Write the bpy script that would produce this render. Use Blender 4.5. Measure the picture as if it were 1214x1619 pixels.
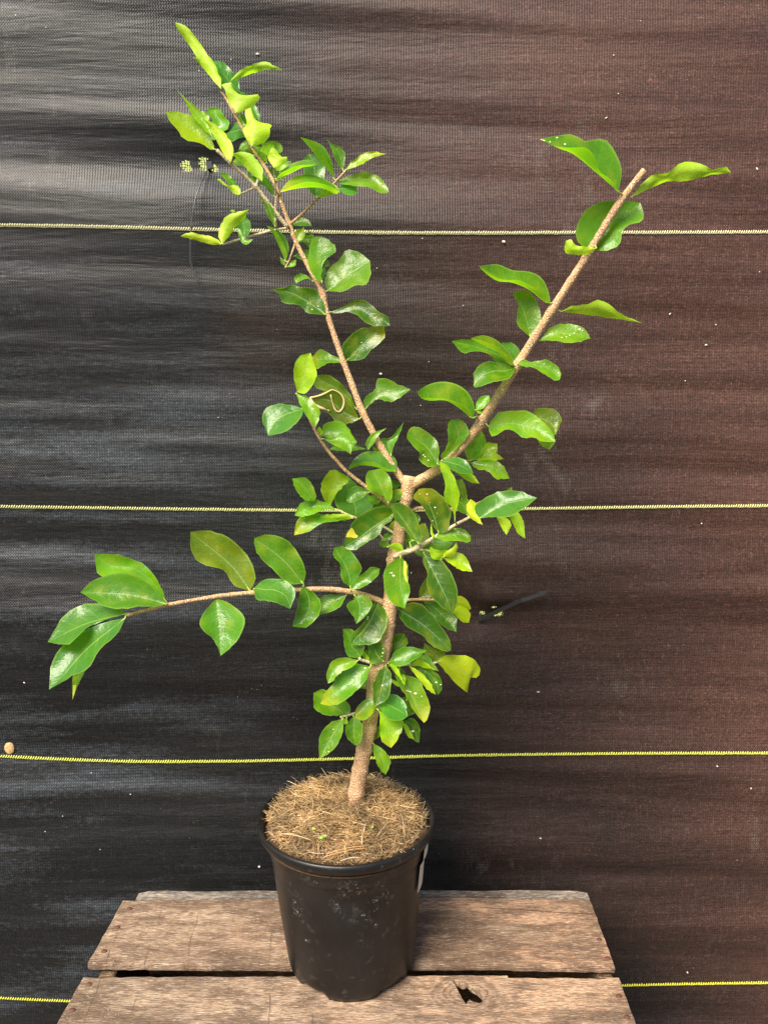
import bpy, bmesh, math, random
from mathutils import Vector, Matrix
from mathutils.bvhtree import BVHTree
R = math.radians
sc = bpy.context.scene
for o in list(bpy.data.objects):
    bpy.data.objects.remove(o)

# ------------------------------------------------------------------ camera, sky, sun, exposure
HC, PITCH, F = 0.637, R(7.78), 1216.0          # camera height above the crate top, downward pitch, focal length in photo pixels
cam = bpy.data.objects.new('camera', bpy.data.cameras.new('camera'))
sc.collection.objects.link(cam); sc.camera = cam
cam.location = (0, 0, HC); cam.rotation_euler = (R(90) - PITCH, 0, 0)
cam.data.sensor_fit = 'VERTICAL'; cam.data.sensor_height = 24; cam.data.lens = 24 * F / 1619
cam.data.clip_start = 0.01; cam.data.clip_end = 2000
SUN_EL, SUN_AZ = R(48), R(214)                 # azimuth clockwise from +Y: behind the camera, to its left
w = bpy.data.worlds.new('World'); sc.world = w; w.use_nodes = True
nt = w.node_tree; sky = nt.nodes.new('ShaderNodeTexSky'); sky.sky_type = 'NISHITA'
sky.sun_disc = False; sky.sun_elevation = SUN_EL; sky.sun_rotation = SUN_AZ
sky.air_density = 1.0; sky.dust_density = 2.5
bg = nt.nodes['Background']; nt.links.new(sky.outputs[0], bg.inputs[0]); bg.inputs[1].default_value = 0.085
sl = bpy.data.lights.new('sun', 'SUN'); sl.energy = 4.8; sl.angle = R(34); sl.color = (1.0, 0.90, 0.76)
so = bpy.data.objects.new('sun', sl); sc.collection.objects.link(so)
sd = Vector((math.sin(SUN_AZ) * math.cos(SUN_EL), math.cos(SUN_AZ) * math.cos(SUN_EL), math.sin(SUN_EL)))
so.rotation_euler = sd.to_track_quat('Z', 'Y').to_euler()
sc.view_settings.view_transform = 'Standard'; sc.view_settings.look = 'None'
sc.view_settings.gamma = 1; sc.view_settings.use_curve_mapping = False
sc.view_settings.exposure = 1.0

# ------------------------------------------------------------------ measuring: a photo pixel becomes a real point at a real distance
cp, sp_ = math.cos(PITCH), math.sin(PITCH)
def ray(px, py):
    u = (px - 607) / F; v = (py - 809.5) / F
    return Vector((u, cp - v * sp_, -sp_ - v * cp))
def P(px, py, Y):
    r = ray(px, py); return Vector((0, 0, HC)) + r * (Y / r.y)
def G(px, py, Z=0.0):
    r = ray(px, py); return Vector((0, 0, HC)) + r * ((Z - HC) / r.z)
WY, WS = 1.06, 0.028
def Wl(px, py, off=0.0):
    r = ray(px, py); t = (WY - off) / (r.y - WS * r.x); return Vector((0, 0, HC)) + r * t

# ------------------------------------------------------------------ helpers
def tag(o, label=None, cat=None, group=None, kind=None):
    if label: o['label'] = label
    if cat: o['category'] = cat
    if group: o['group'] = group
    if kind: o['kind'] = kind
    return o
def empty(name, loc):
    o = bpy.data.objects.new(name, None); o.location = loc; o.empty_display_size = .02
    sc.collection.objects.link(o); return o
def obj(name, bm, mats, parent=None, smooth=True):
    me = bpy.data.meshes.new(name)
    if smooth:
        for f in bm.faces: f.smooth = True
    bm.to_mesh(me); bm.free()
    for m in (mats if isinstance(mats, (list, tuple)) else [mats]): me.materials.append(m)
    o = bpy.data.objects.new(name, me); sc.collection.objects.link(o)
    if parent:
        o.parent = parent; l = Vector(parent.location); pp = parent.parent
        while pp: l += Vector(pp.location); pp = pp.parent
        me.transform(Matrix.Translation(-l))
    return o
def catmull(pts, n):
    """resample a poly-line smoothly into n+1 points"""
    pts = [Vector(p) for p in pts]
    if len(pts) == 2: return [pts[0].lerp(pts[1], i / n) for i in range(n + 1)]
    q = [pts[0] * 2 - pts[1]] + pts + [pts[-1] * 2 - pts[-2]]
    dense = []
    for i in range(1, len(q) - 2):
        for k in range(12):
            t = k / 12; a, b, c, d = q[i-1], q[i], q[i+1], q[i+2]
            dense.append(.5 * ((2*b) + (c-a)*t + (2*a-5*b+4*c-d)*t*t + (3*b-a-3*c+d)*t**3))
    dense.append(pts[-1])
    L = [0]
    for i in range(1, len(dense)): L.append(L[-1] + (dense[i] - dense[i-1]).length)
    out = []; j = 0
    for i in range(n + 1):
        s = L[-1] * i / n
        while j < len(L) - 2 and L[j+1] < s: j += 1
        sg = L[j+1] - L[j]
        out.append(dense[j].lerp(dense[j+1], 0 if sg < 1e-12 else min(1, (s - L[j]) / sg)))
    return out
def tube(bm, pts, rad, n=8, cap=True, mi=0):
    rings = []; up = Vector((.13, -1, .21)).normalized()
    for i, p in enumerate(pts):
        d = (pts[min(i+1, len(pts)-1)] - pts[max(i-1, 0)]).normalized()
        a = d.cross(up)
        if a.length < 1e-4: a = d.cross(Vector((1, 0, 0)))
        a.normalize(); b = d.cross(a); r = rad[i] if isinstance(rad, (list, tuple)) else rad
        rings.append([bm.verts.new(p + (a * math.cos(2*math.pi*k/n) + b * math.sin(2*math.pi*k/n)) * r) for k in range(n)])
    for i in range(len(rings) - 1):
        for k in range(n):
            f = bm.faces.new((rings[i][k], rings[i][(k+1) % n], rings[i+1][(k+1) % n], rings[i+1][k])); f.material_index = mi
    if cap:
        bm.faces.new(rings[0][::-1]).material_index = mi; bm.faces.new(rings[-1]).material_index = mi
    return rings
def box(bm, x0, x1, y0, y1, z0, z1, bev=0.0):
    r = bmesh.ops.create_cube(bm, size=1); vs = r['verts']
    for v in vs: v.co = Vector((x0 + (v.co.x + .5) * (x1-x0), y0 + (v.co.y + .5) * (y1-y0), z0 + (v.co.z + .5) * (z1-z0)))
    if bev: bmesh.ops.bevel(bm, geom=list({e for v in vs for e in v.link_edges}), offset=bev, segments=2, affect='EDGES')

# ------------------------------------------------------------------ node helpers
class M:
    def __init__(s, name):
        s.m = bpy.data.materials.new(name); s.m.use_nodes = True; s.t = s.m.node_tree; s.p = s.t.nodes['Principled BSDF']
        s.out = s.t.nodes['Material Output']
    def n(s, kind, **kw):
        nd = s.t.nodes.new('ShaderNode' + kind)
        for k, v in kw.items():
            if hasattr(nd, k): setattr(nd, k, v)
            else: nd.inputs[k.replace('_', ' ')].default_value = v
        return nd
    def l(s, a, b): s.t.links.new(a, b)
    def setin(s, nd, i, v):
        if hasattr(v, 'is_linked') or isinstance(v, bpy.types.NodeSocket): s.l(v, nd.inputs[i])
        else: nd.inputs[i].default_value = v
    def math(s, op, a, b=0.0, c=None, clamp=False):
        nd = s.t.nodes.new('ShaderNodeMath'); nd.operation = op; nd.use_clamp = clamp
        s.setin(nd, 0, a); s.setin(nd, 1, b)
        if c is not None: s.setin(nd, 2, c)
        return nd.outputs[0]
    def mix(s, f, a, b, mode='MIX'):
        nd = s.t.nodes.new('ShaderNodeMix'); nd.data_type = 'RGBA'; nd.blend_type = mode
        s.setin(nd, 0, f)
        for i, v in ((6, a), (7, b)):
            if isinstance(v, tuple): v = (v + (1,))[:4]
            s.setin(nd, i, v)
        return nd.outputs[2]
    def ramp(s, f, stops):
        nd = s.t.nodes.new('ShaderNodeValToRGB'); s.l(f, nd.inputs[0]); e = nd.color_ramp.elements
        while len(e) < len(stops): e.new(.5)
        for i, (p, c) in enumerate(stops):
            e[i].position = p; e[i].color = (c, c, c, 1) if isinstance(c, (int, float)) else tuple(c) + (1,)
        return nd.outputs[0]
    def co(s, scale=(1, 1, 1), loc=(0, 0, 0), rot=(0, 0, 0), src='Object'):
        tc = s.t.nodes.new('ShaderNodeTexCoord'); mp = s.t.nodes.new('ShaderNodeMapping')
        mp.inputs['Scale'].default_value = scale; mp.inputs['Location'].default_value = loc; mp.inputs['Rotation'].default_value = rot
        s.l(tc.outputs[src], mp.inputs[0]); return mp.outputs[0]
    def noise(s, vec, scale, detail=3, rough=.55, dist=0.0):
        nd = s.t.nodes.new('ShaderNodeTexNoise'); s.l(vec, nd.inputs['Vector'])
        nd.inputs['Scale'].default_value = scale; nd.inputs['Detail'].default_value = detail
        nd.inputs['Roughness'].default_value = rough; nd.inputs['Distortion'].default_value = dist
        return nd.outputs[0]
    def vor(s, vec, scale, feature='F1', out='Distance'):
        nd = s.t.nodes.new('ShaderNodeTexVoronoi'); nd.feature = feature; s.l(vec, nd.inputs['Vector'])
        nd.inputs['Scale'].default_value = scale; return nd.outputs[out]
    def bump(s, h, strength=.5, dist=.001, prev=None):
        nd = s.t.nodes.new('ShaderNodeBump'); s.l(h, nd.inputs['Height'])
        nd.inputs['Strength'].default_value = strength; nd.inputs['Distance'].default_value = dist
        if prev: s.l(prev, nd.inputs['Normal'])
        return nd.outputs[0]
    def base(s, c): s.setin(s.p, 'Base Color', (c + (1,)) if isinstance(c, tuple) else c)

def simple(name, c, rough=.6, spec=.5):
    m = M(name); m.base(c); m.p.inputs['Roughness'].default_value = rough; m.p.inputs['Specular IOR Level'].default_value = spec
    return m.m

# leaf: one two-sided material, colour carried by the leaf itself ("tint"), veins from its own coordinates
def leaf_mat():
    m = M('leaf'); at = m.n('Attribute', attribute_name='tint'); uv = m.n('UVMap')
    sx = m.n('SeparateXYZ'); m.l(uv.outputs[0], sx.inputs[0]); u, v = sx.outputs[0], sx.outputs[1]   # u: -1..1 across, v: 0..1 along
    au = m.math('ABSOLUTE', u)
    mid = m.math('LESS_THAN', au, m.math('MULTIPLY_ADD', v, -.028, .045))
    ph = m.math('MULTIPLY_ADD', m.math('SUBTRACT', v, m.math('MULTIPLY', m.math('POWER', au, .8), .16)), 44.0, 0.4)
    sv = m.math('SINE', ph)
    lat = m.math('MULTIPLY', m.math('SUBTRACT', 1.0, m.math('DIVIDE', m.math('SUBTRACT', 1.0, sv), .10), clamp=True), m.math('SUBTRACT', 1.0, au, clamp=True))
    obc = m.co(); nz = m.noise(obc, 60, 4, .6); nz2 = m.noise(obc, 420, 2)
    edge = m.ramp(au, [(0.88, 0.0), (1.0, 1.0)])
    tint = at.outputs['Color']
    top = m.mix(m.ramp(nz, [(.35, 0.0), (.75, .8)]), tint, m.mix(1.0, tint, (1.6, 1.18, 0.7), 'MULTIPLY'))
    top = m.mix(m.math('MULTIPLY', m.math('LESS_THAN', nz, .40), .22), top, m.mix(1.0, tint, (.6, .66, .8), 'MULTIPLY'))
    top = m.mix(m.math('MULTIPLY', mid, .7), top, (.27, .44, .10))
    top = m.mix(m.math('MULTIPLY', lat, .30), top, (.20, .38, .06))
    top = m.mix(m.math('MULTIPLY', edge, .42), top, (.34, .50, .10))
    und = m.mix(.5, m.mix(1.0, tint, (2.1, 1.75, 1.0), 'MULTIPLY'), (.30, .48, .03))
    und = m.mix(m.math('MULTIPLY', mid, .5), und, (.45, .55, .16))
    und = m.mix(m.math('MULTIPLY', lat, .22), und, (.40, .52, .12))
    gm = m.n('NewGeometry'); bf = gm.outputs['Backfacing']
    col = m.mix(bf, top, und); m.base(col)
    m.setin(m.p, 'Roughness', m.math('MULTIPLY_ADD', bf, .25, m.math('MULTIPLY_ADD', nz, .24, .17)))
    m.p.inputs['Specular IOR Level'].default_value = .52
    h = m.math('ADD', m.math('MULTIPLY', mid, -.8), m.math('ADD', m.math('MULTIPLY', lat, -.5), m.math('MULTIPLY', nz2, .25)))
    b = m.bump(h, .35, .0006, m.bump(nz, .5, .003)); m.l(b, m.p.inputs['Normal'])
    tr = m.n('BsdfTranslucent'); m.l(m.mix(1.0, m.mix(.5, top, und), (1.9, 2.1, .5), 'MULTIPLY'), tr.inputs[0])
    mx = m.n('MixShader'); mx.inputs[0].default_value = .46; m.l(m.p.outputs[0], mx.inputs[1]); m.l(tr.outputs[0], mx.inputs[2])
    m.l(mx.outputs[0], m.out.inputs[0]); return m.m
def bark_mat(name, a, b, spot):
    m = M(name); c = m.co(); n1 = m.noise(c, 45, 5, .65); n2 = m.noise(m.co((1, 1, .35)), 210, 4)
    col = m.mix(m.ramp(n1, [(.3, 0.0), (.7, 1.0)]), a, b)
    col = m.mix(m.math('MULTIPLY', m.ramp(n2, [(.45, 1.0), (.6, 0.0)]), .45), col, tuple(x * .55 for x in a))
    vd = m.vor(m.co((1, 1, .75)), 420); lent = m.ramp(vd, [(.26, 1.0), (.42, 0.0)]); fs = m.noise(c, 620, 2, .7)
    col = m.mix(m.ramp(fs, [(.56, 0.0), (.70, .6)]), col, spot); col = m.mix(m.ramp(fs, [(.34, .6), (.46, 0.0)]), col, tuple(x * .45 for x in a)); col = m.mix(m.math('MULTIPLY', lent, .8), col, spot); m.base(col); m.p.inputs['Roughness'].default_value = .75
    m.l(m.bump(m.math('ADD', lent, n2), 1.0, .0012), m.p.inputs['Normal']); return m.m
LEAF = leaf_mat()
BARK = bark_mat('bark_trunk', (.42, .225, .11), (.62, .36, .19), (.80, .60, .40))
BARK_R = bark_mat('bark_branch', (.42, .23, .10), (.56, .34, .17), (.80, .62, .42))
BARK_P = bark_mat('bark_pale_twig', (.56, .42, .25), (.72, .58, .38), (.80, .70, .52))
PET = simple('petiole', (.30, .38, .07), .5)
SCAR = simple('dry_scar', (.62, .43, .22), .6); SPOT = simple('pale_scale_spot', (.66, .60, .44), .6); YEL = simple('yellow_patch', (.55, .52, .04), .45)
CUT = simple('cut_wood', (.50, .36, .21), .8)

def pot_mat():
    m = M('black_pot_plastic'); c = m.co(); tc = m.n('TexCoord'); s = m.n('SeparateXYZ'); m.l(tc.outputs['Object'], s.inputs[0])
    n1 = m.noise(c, 14, 5, .62); n2 = m.noise(c, 90, 4, .6); n3 = m.noise(c, 700, 2)
    col = m.mix(m.ramp(n1, [(.35, 0.0), (.72, 1.0)]), (.0048, .0048, .0050), (.0125, .0115, .0110))
    col = m.mix(m.math('MULTIPLY', m.ramp(n2, [(.58, 0.0), (.75, 1.0)]), .35), col, (.10, .09, .085))
    # lime rings left by dried drops: thin rims of voronoi cells, only in two worn areas
    vo = m.t.nodes.new('ShaderNodeTexVoronoi'); m.l(c, vo.inputs['Vector']); vo.inputs['Scale'].default_value = 1.0; va = m.t.nodes.new('ShaderNodeVectorMath'); va.operation = 'MULTIPLY_ADD'; nzc = m.t.nodes.new('ShaderNodeTexNoise'); nzc.inputs['Scale'].default_value = 170; m.l(c, nzc.inputs['Vector']); m.l(m.co((190, 150, 150)), va.inputs[0]); va.inputs[1].default_value = (1, 1, 1); vs2 = m.t.nodes.new('ShaderNodeVectorMath'); vs2.operation = 'SCALE'; m.l(nzc.outputs['Color'], vs2.inputs[0]); vs2.inputs[3].default_value = 2.2; m.l(vs2.outputs[0], va.inputs[2]); m.l(va.outputs[0], vo.inputs['Vector'])
    d = vo.outputs['Distance']; ring = m.ramp(d, [(.36, 0.0), (.41, 1.0), (.44, 0.0)])
    def blob(cx, cz, rx, rz):
        dx = m.math('DIVIDE', m.math('SUBTRACT', s.outputs[0], cx), rx); dz = m.math('DIVIDE', m.math('SUBTRACT', s.outputs[2], cz), rz)
        r2 = m.math('ADD', m.math('MULTIPLY', dx, dx), m.math('MULTIPLY', dz, dz))
        return m.math('SUBTRACT', 1.0, r2, clamp=True)
    area = m.math('ADD', blob(.018, .124, .034, .024), m.math('ADD', blob(-.052, .112, .010, .02), blob(.008, .147, .06, .009)), clamp=True)
    area = m.math('MULTIPLY', area, m.ramp(m.noise(c, 60, 3), [(.47, 0.0), (.62, 1.0)]))
    area = m.math('MULTIPLY', area, m.ramp(m.noise(c, 230, 2), [(.40, 0.0), (.55, 1.0)]))
    col = m.mix(m.math('MULTIPLY', m.math('MULTIPLY', ring, area), 1.5, clamp=True), col, (.50, .48, .46))
    dots = m.ramp(m.vor(c, 85), [(.05, 1.0), (.085, 0.0)])
    col = m.mix(m.math('MULTIPLY', dots, m.ramp(n2, [(.5, 0.0), (.6, .7)])), col, (.42, .38, .34)); m.base(col)
    m.setin(m.p, 'Roughness', m.math('MULTIPLY_ADD', n1, .34, .22)); m.p.inputs['Specular IOR Level'].default_value = .36
    m.l(m.bump(n3, .12, .0004, m.bump(n2, .15, .001)), m.p.inputs['Normal']); return m.m
POT = pot_mat()

def wood_mat(name, tone, grey, seed, cuts=.9, knot=None, crack=None):
    m = M(name); c = m.co((1, 1, 1), (seed, seed * .37, 0)); cl = m.co((.9, 9, 9), (seed, seed * 1.7, 0)); cf = m.co((7, 60, 60), (seed, 0, 0))
    tc = m.n('TexCoord'); s = m.n('SeparateXYZ'); m.l(tc.outputs['Object'], s.inputs[0])
    big = m.noise(cl, 3.4, 5, .62, .9); fib = m.noise(cf, 9, 5, .7); blot = m.noise(c, 16, 6, .68, .6); pat = m.math('MULTIPLY_ADD', m.math('SUBTRACT', fib, .5), .45, m.noise(m.co((.8, 2.4, 1), (seed * 3, 4, 0)), 8, 6, .66, .5))
    col = m.mix(m.ramp(big, [(.3, 0.0), (.72, 1.0)]), tone, tuple(x * y for x, y in zip(tone, (.42, .34, .28))))
    gx = m.ramp(m.math('MULTIPLY_ADD', s.outputs[0], 1.5, m.math('MULTIPLY_ADD', blot, .9, .02)), [(.18, 1.0), (.72, 0.0)])
    col = m.mix(m.math('MULTIPLY', gx, .75), col, m.mix(m.ramp(blot, [(.35, 0.0), (.7, 1.0)]), grey, tuple(x * .42 for x in grey)))
    col = m.mix(m.math('MULTIPLY', m.ramp(pat, [(.44, 0.0), (.53, 1.0)]), .84), col, tuple(x * .13 for x in tone))
    brd = m.math('MULTIPLY_ADD', m.math('SUBTRACT', fib, .5), .6, m.noise(m.co((1.6, 6, 1), (seed, 2, 0)), 12, 6, .7, .3)); col = m.mix(m.math('MULTIPLY', m.ramp(brd, [(.48, 0.0), (.58, 1.0)]), .75), col, (.075, .045, .033))
    col = m.mix(m.math('MULTIPLY', m.ramp(brd, [(.36, 1.0), (.46, 0.0)]), .5), col, (.60, .47, .33))
    col = m.mix(m.math('MULTIPLY', m.ramp(fib, [(.40, 1.0), (.53, 0.0)]), .75), col, tuple(x * .20 for x in tone))
    col = m.mix(m.math('MULTIPLY', m.ramp(fib, [(.55, 0.0), (.72, 1.0)]), .35), col, (.52, .42, .31))
    if knot:
        kx = m.math('SUBTRACT', s.outputs[0], knot[0]); ky = m.math('MULTIPLY', m.math('SUBTRACT', s.outputs[1], knot[1]), 1.25)
        kd = m.math('SQRT', m.math('ADD', m.math('MULTIPLY', kx, kx), m.math('MULTIPLY', ky, ky)))
        kd = m.math('MULTIPLY_ADD', m.math('SUBTRACT', m.noise(c, 40, 3), .5), .016, kd)
        ring = m.ramp(m.math('SINE', m.math('MULTIPLY', kd, 900.0)), [(.3, 0.0), (.9, .6)])
        near = m.ramp(kd, [(.024, 1.0), (.036, 0.0)]); rim = m.ramp(kd, [(.030, 0.0), (.034, .8), (.040, 0.0)])
        col = m.mix(m.math('MULTIPLY', near, .45), col, (.19, .12, .08)); col = m.mix(m.math('MULTIPLY', near, ring), col, (.06, .035, .025)); col = m.mix(rim, col, (.07, .04, .028))
    if cuts:   # old saw kerfs across the boards
        xx = m.math('ADD', m.math('MULTIPLY', s.outputs[0], 21.0), m.math('ADD', m.math('MULTIPLY', s.outputs[1], 1.4 + seed % 2), m.math('MULTIPLY', m.noise(m.co((1, 1, 0)), 9, 3), .42)))
        fr = m.math('ABSOLUTE', m.math('SUBTRACT', m.math('FRACT', xx), .5))
        line = m.math('MULTIPLY', m.math('LESS_THAN', fr, m.math('MULTIPLY', m.noise(c, 60, 2), .024)), m.ramp(m.noise(c, 22, 3), [(.44, 0.0), (.58, .8)]))
        line = m.math('MULTIPLY', line, m.math('LESS_THAN', s.outputs[0], -.03)); col = m.mix(m.math('MULTIPLY', line, cuts), col, (.03, .02, .014))
    ff = m.noise(m.co((14, 130, 130), (seed, 3, 0)), 7, 5, .75)
    col = m.mix(m.ramp(ff, [(.40, .85), (.50, 0.0)]), col, tuple(x * .22 for x in tone)); col = m.mix(m.ramp(ff, [(.53, 0.0), (.64, .60)]), col, (.80, .64, .48))
    if crack:
        (ax, ay), (bx, by) = crack; k = (by - ay) / (bx - ax)
        dd = m.math('ABSOLUTE', m.math('SUBTRACT', m.math('MULTIPLY_ADD', s.outputs[0], -k, s.outputs[1]), m.math('MULTIPLY_ADD', m.math('SUBTRACT', m.noise(c, 35, 2), .5), .003, ay - k * ax)))
        col = m.mix(m.math('MULTIPLY', m.math('LESS_THAN', dd, .0006), m.math('GREATER_THAN', s.outputs[0], ax)), col, (.09, .025, .012))
    spk = m.ramp(m.vor(c, 260), [(.10, 1.0), (.16, 0.0)])
    col = m.mix(m.math('MULTIPLY', spk, m.ramp(m.noise(c, 30, 2), [(.5, 0.0), (.62, .8)])), col, (.62, .56, .48))
    m.base(col); m.p.inputs['Roughness'].default_value = .82; m.p.inputs['Specular IOR Level'].default_value = .25
    m.l(m.bump(m.math('ADD', m.math('MULTIPLY', ff, 1.2), m.math('ADD', fib, m.math('MULTIPLY', blot, .8))), 1.0, .0022), m.p.inputs['Normal']); return m.m
WOOD1 = wood_mat('weathered_board_back', (.88, .54, .34), (.64, .50, .37), 1.3, crack=((G(758, 1434).x, G(758, 1434).y - .80), (G(941, 1446).x, G(941, 1446).y - .80)))
WOOD2 = wood_mat('weathered_board_front', (.90, .59, .38), (.66, .52, .39), 4.7, knot=(G(735, 1572).x, G(735, 1572).y - .80))
WOOD3 = wood_mat('inner_board', (.42, .22, .07), (.30, .17, .07), 8.1, 0)
WOODG = wood_mat('silvered_board', (.50, .44, .38), (.52, .49, .45), 6.2, 0)
RUST = M('rusty_nail'); RUST.base(RUST.mix(RUST.noise(RUST.co(), 500, 3), (.035, .014, .010), (.15, .055, .028))); RUST.p.inputs['Roughness'].default_value = .8; RUST = RUST.m

def cloth_mat():
    m = M('woven_shade_cloth'); tc = m.n('TexCoord'); s = m.n('SeparateXYZ'); m.l(tc.outputs['Object'], s.inputs[0]); x, z = s.outputs[0], s.outputs[2]
    c = m.co()
    wx = m.math('SINE', m.math('MULTIPLY', x, 2 * math.pi / .0034)); wz = m.math('SINE', m.math('MULTIPLY_ADD', z, 2 * math.pi / .0042, m.math('MULTIPLY', m.math('SIGN', wx), 1.57)))
    weave = m.math('MULTIPLY', m.math('ADD', wx, wz), .5)
    streak = m.noise(m.co((1.0, 1, 8)), 2.6, 7, .60, .25); streak2 = m.noise(m.co((2.2, 1, 150)), 3.0, 4, .6)
    soft = m.noise(m.co((.8, 1, 1.6)), 2.6, 3); thread = m.noise(m.co((260, 1, 40)), 1.0, 2); thread2 = m.noise(m.co((30, 1, 480)), 1.0, 2)
    warm_refl = m.ramp(m.math('ADD', m.math('MULTIPLY_ADD', x, .80, .06), m.math('MULTIPLY_ADD', z, .32, m.math('MULTIPLY', soft, .55))), [(.40, 0.0), (.90, 1.0)])  # warm reflected light painted into the cloth colour, stronger to the right
    col = m.mix(warm_refl, (.0135, .0140, .0142), (.098, .050, .038))
    col = m.mix(m.ramp(streak, [(.34, .42), (.58, 0.0)]), col, m.mix(.7, col, (.005, .005, .006)))
    col = m.mix(m.math('MULTIPLY', m.ramp(streak2, [(.45, 0.0), (.75, 1.0)]), .28), col, m.mix(1.0, col, (2.1, 2.0, 2.0), 'MULTIPLY'))
    col = m.mix(m.ramp(weave, [(.0, .48), (.55, 0.0)]), col, m.mix(1.0, col, (.46, .46, .46), 'MULTIPLY'))
    col = m.mix(m.ramp(thread, [(.55, 0.0), (.80, .6)]), col, m.mix(1.0, col, (2.0, 1.95, 1.9), 'MULTIPLY'))
    col = m.mix(m.ramp(thread2, [(.58, 0.0), (.8, .5)]), col, m.mix(1.0, col, (2.2, 2.1, 2.0), 'MULTIPLY'))
    sheen_stk = m.noise(m.co((1.1, 1, 9), (7, 0, 3)), 2.4, 5, .6); lm = m.ramp(m.math('MULTIPLY_ADD', x, -1.3, m.math('MULTIPLY', soft, .4)), [(.22, 0.0), (.75, 1.0)])  # streaky blue-grey sky sheen painted into the colour of the left side
    sheen_mask = m.math('MULTIPLY', m.ramp(m.math('MULTIPLY_ADD', m.noise(m.co((1, 1, 2)), 120, 3, .7), .35, sheen_stk), [(.66, 0.0), (.88, 1.0)]), lm)
    col = m.mix(m.math('MULTIPLY', sheen_mask, m.ramp(weave, [(.15, .35), (.6, 1.0)])), col, (.095, .112, .135))
    gr = m.noise(m.co((1, 1, 1.5)), 330, 2, .7); gr2 = m.noise(m.co((1, 1, 3)), 70, 3, .6)
    col = m.mix(1.0, col, m.ramp(gr, [(.30, .45), (.5, .85), (.72, 1.0)]), 'MULTIPLY'); col = m.mix(m.ramp(gr, [(.58, 0.0), (.78, .8)]), col, m.mix(1.0, col, (2.6, 2.6, 2.6), 'MULTIPLY'))
    col = m.mix(.6, col, m.mix(1.0, col, m.ramp(gr2, [(.3, .55), (.7, 1.0)]), 'MULTIPLY'))
    # pale scuffs and lint
    sc1 = m.noise(m.co((1, 1, 1), rot=(0, R(-48), 0)), 5, 2); sc2 = m.noise(m.co((4.5, 1, 2.6), rot=(0, R(-38), 0)), 3.3, 6, .78, .3)
    scf = m.math('MULTIPLY', m.ramp(sc2, [(.56, 0.0), (.72, .55)]), m.ramp(sc1, [(.50, 0.0), (.64, 1.0)]))
    col = m.mix(m.math('MULTIPLY', scf, m.ramp(weave, [(.35, .15), (.7, 1.0)])), col, (.26, .25, .235))
    lint = m.ramp(m.vor(c, 26), [(.014, 1.0), (.028, 0.0)])
    col = m.mix(m.math('MULTIPLY', lint, m.ramp(m.noise(c, 7, 2), [(.5, 0.0), (.56, .9)])), col, (.5, .46, .40))
    lint2 = m.ramp(m.vor(m.co(loc=(3, 1, 2)), 70), [(.03, 1.0), (.055, 0.0)])
    col = m.mix(m.math('MULTIPLY', lint2, m.ramp(m.noise(c, 11, 2), [(.52, 0.0), (.6, .55)])), col, (.30, .28, .26))
    m.base(col); m.setin(m.p, 'Roughness', m.math('MULTIPLY_ADD', streak, .40, .21)); m.p.inputs['Specular IOR Level'].default_value = .26
    b1 = m.bump(m.math('ADD', weave, m.math('MULTIPLY', thread, .5)), .24, .0009)
    b2 = m.bump(streak, .42, .012, b1); m.l(b2, m.p.inputs['Normal'])
    # two worn holes where the ties bite through; stray threads still cross them
    def hole(p, rx, rz):
        dx = m.math('DIVIDE', m.math('SUBTRACT', x, p.x), rx); dz = m.math('DIVIDE', m.math('SUBTRACT', z, p.z), rz)
        r2 = m.math('ADD', m.math('MULTIPLY', dx, dx), m.math('MULTIPLY', dz, dz))
        return m.math('LESS_THAN', m.math('ADD', r2, m.math('MULTIPLY', m.noise(c, 150, 4, .7), 3.4)), 2.35)
    hs = None
    for (px, py, rx, rz) in ((291, 259, .0088, .0088), (319, 257, .0088, .0085), (337, 262, .006, .0055), (764, 971, .0045, .003), (787, 972, .0085, .005), (318, 246, .010, .0022), (780, 960, .005, .002)):
        h = hole(Wl(px, py), rx, rz); hs = h if hs is None else m.math('MAXIMUM', hs, h)
    gx = m.math('GREATER_THAN', m.math('SINE', m.math('MULTIPLY_ADD', x, 2 * math.pi / .0031, m.math('MULTIPLY', m.noise(c, 130, 3), 14))), m.math('MULTIPLY_ADD', m.noise(c, 180, 2), 3.2, -2.0))
    gz = m.math('GREATER_THAN', m.math('SINE', m.math('MULTIPLY_ADD', z, 2 * math.pi / .0030, m.math('MULTIPLY', m.noise(c, 110, 3), 16))), m.math('MULTIPLY_ADD', m.noise(m.co(loc=(4, 4, 4)), 160, 2), 3.0, -2.2))
    al = m.math('MULTIPLY', hs, m.math('MULTIPLY', gx, gz))
    tp = m.n('BsdfTransparent'); mx = m.n('MixShader'); m.l(al, mx.inputs[0]); m.l(m.p.outputs[0], mx.inputs[1]); m.l(tp.outputs[0], mx.inputs[2])
    m.l(mx.outputs[0], m.out.inputs[0]); return m.m
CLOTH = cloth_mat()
def thread_mat(name, c):
    m = M(name); n = m.noise(m.co(), 900, 2); m.base(m.mix(n, tuple(x * .7 for x in c), c)); m.p.inputs['Roughness'].default_value = .5; return m.m

# ------------------------------------------------------------------ setting: ground behind and below, the hanging cloth
bm = bmesh.new(); bmesh.ops.create_grid(bm, x_segments=60, y_segments=60, size=60)
for v in bm.verts: v.co.z = -.34 + max(0, min(6, (v.co.y - 2) * .7))
gm = M('dry_grass_ground'); gs = gm.n('SeparateXYZ'); gm.l(gm.co(), gs.inputs[0]); gm.base(gm.mix(gm.math('GREATER_THAN', gs.outputs[2], -.2), (.085, .08, .075), gm.mix(gm.noise(gm.co(), 9, 5), (.20, .26, .05), (.38, .42, .13)))); gm.p.inputs['Roughness'].default_value = .95
tag(obj('ground', bm, gm.m), kind='structure')

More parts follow.
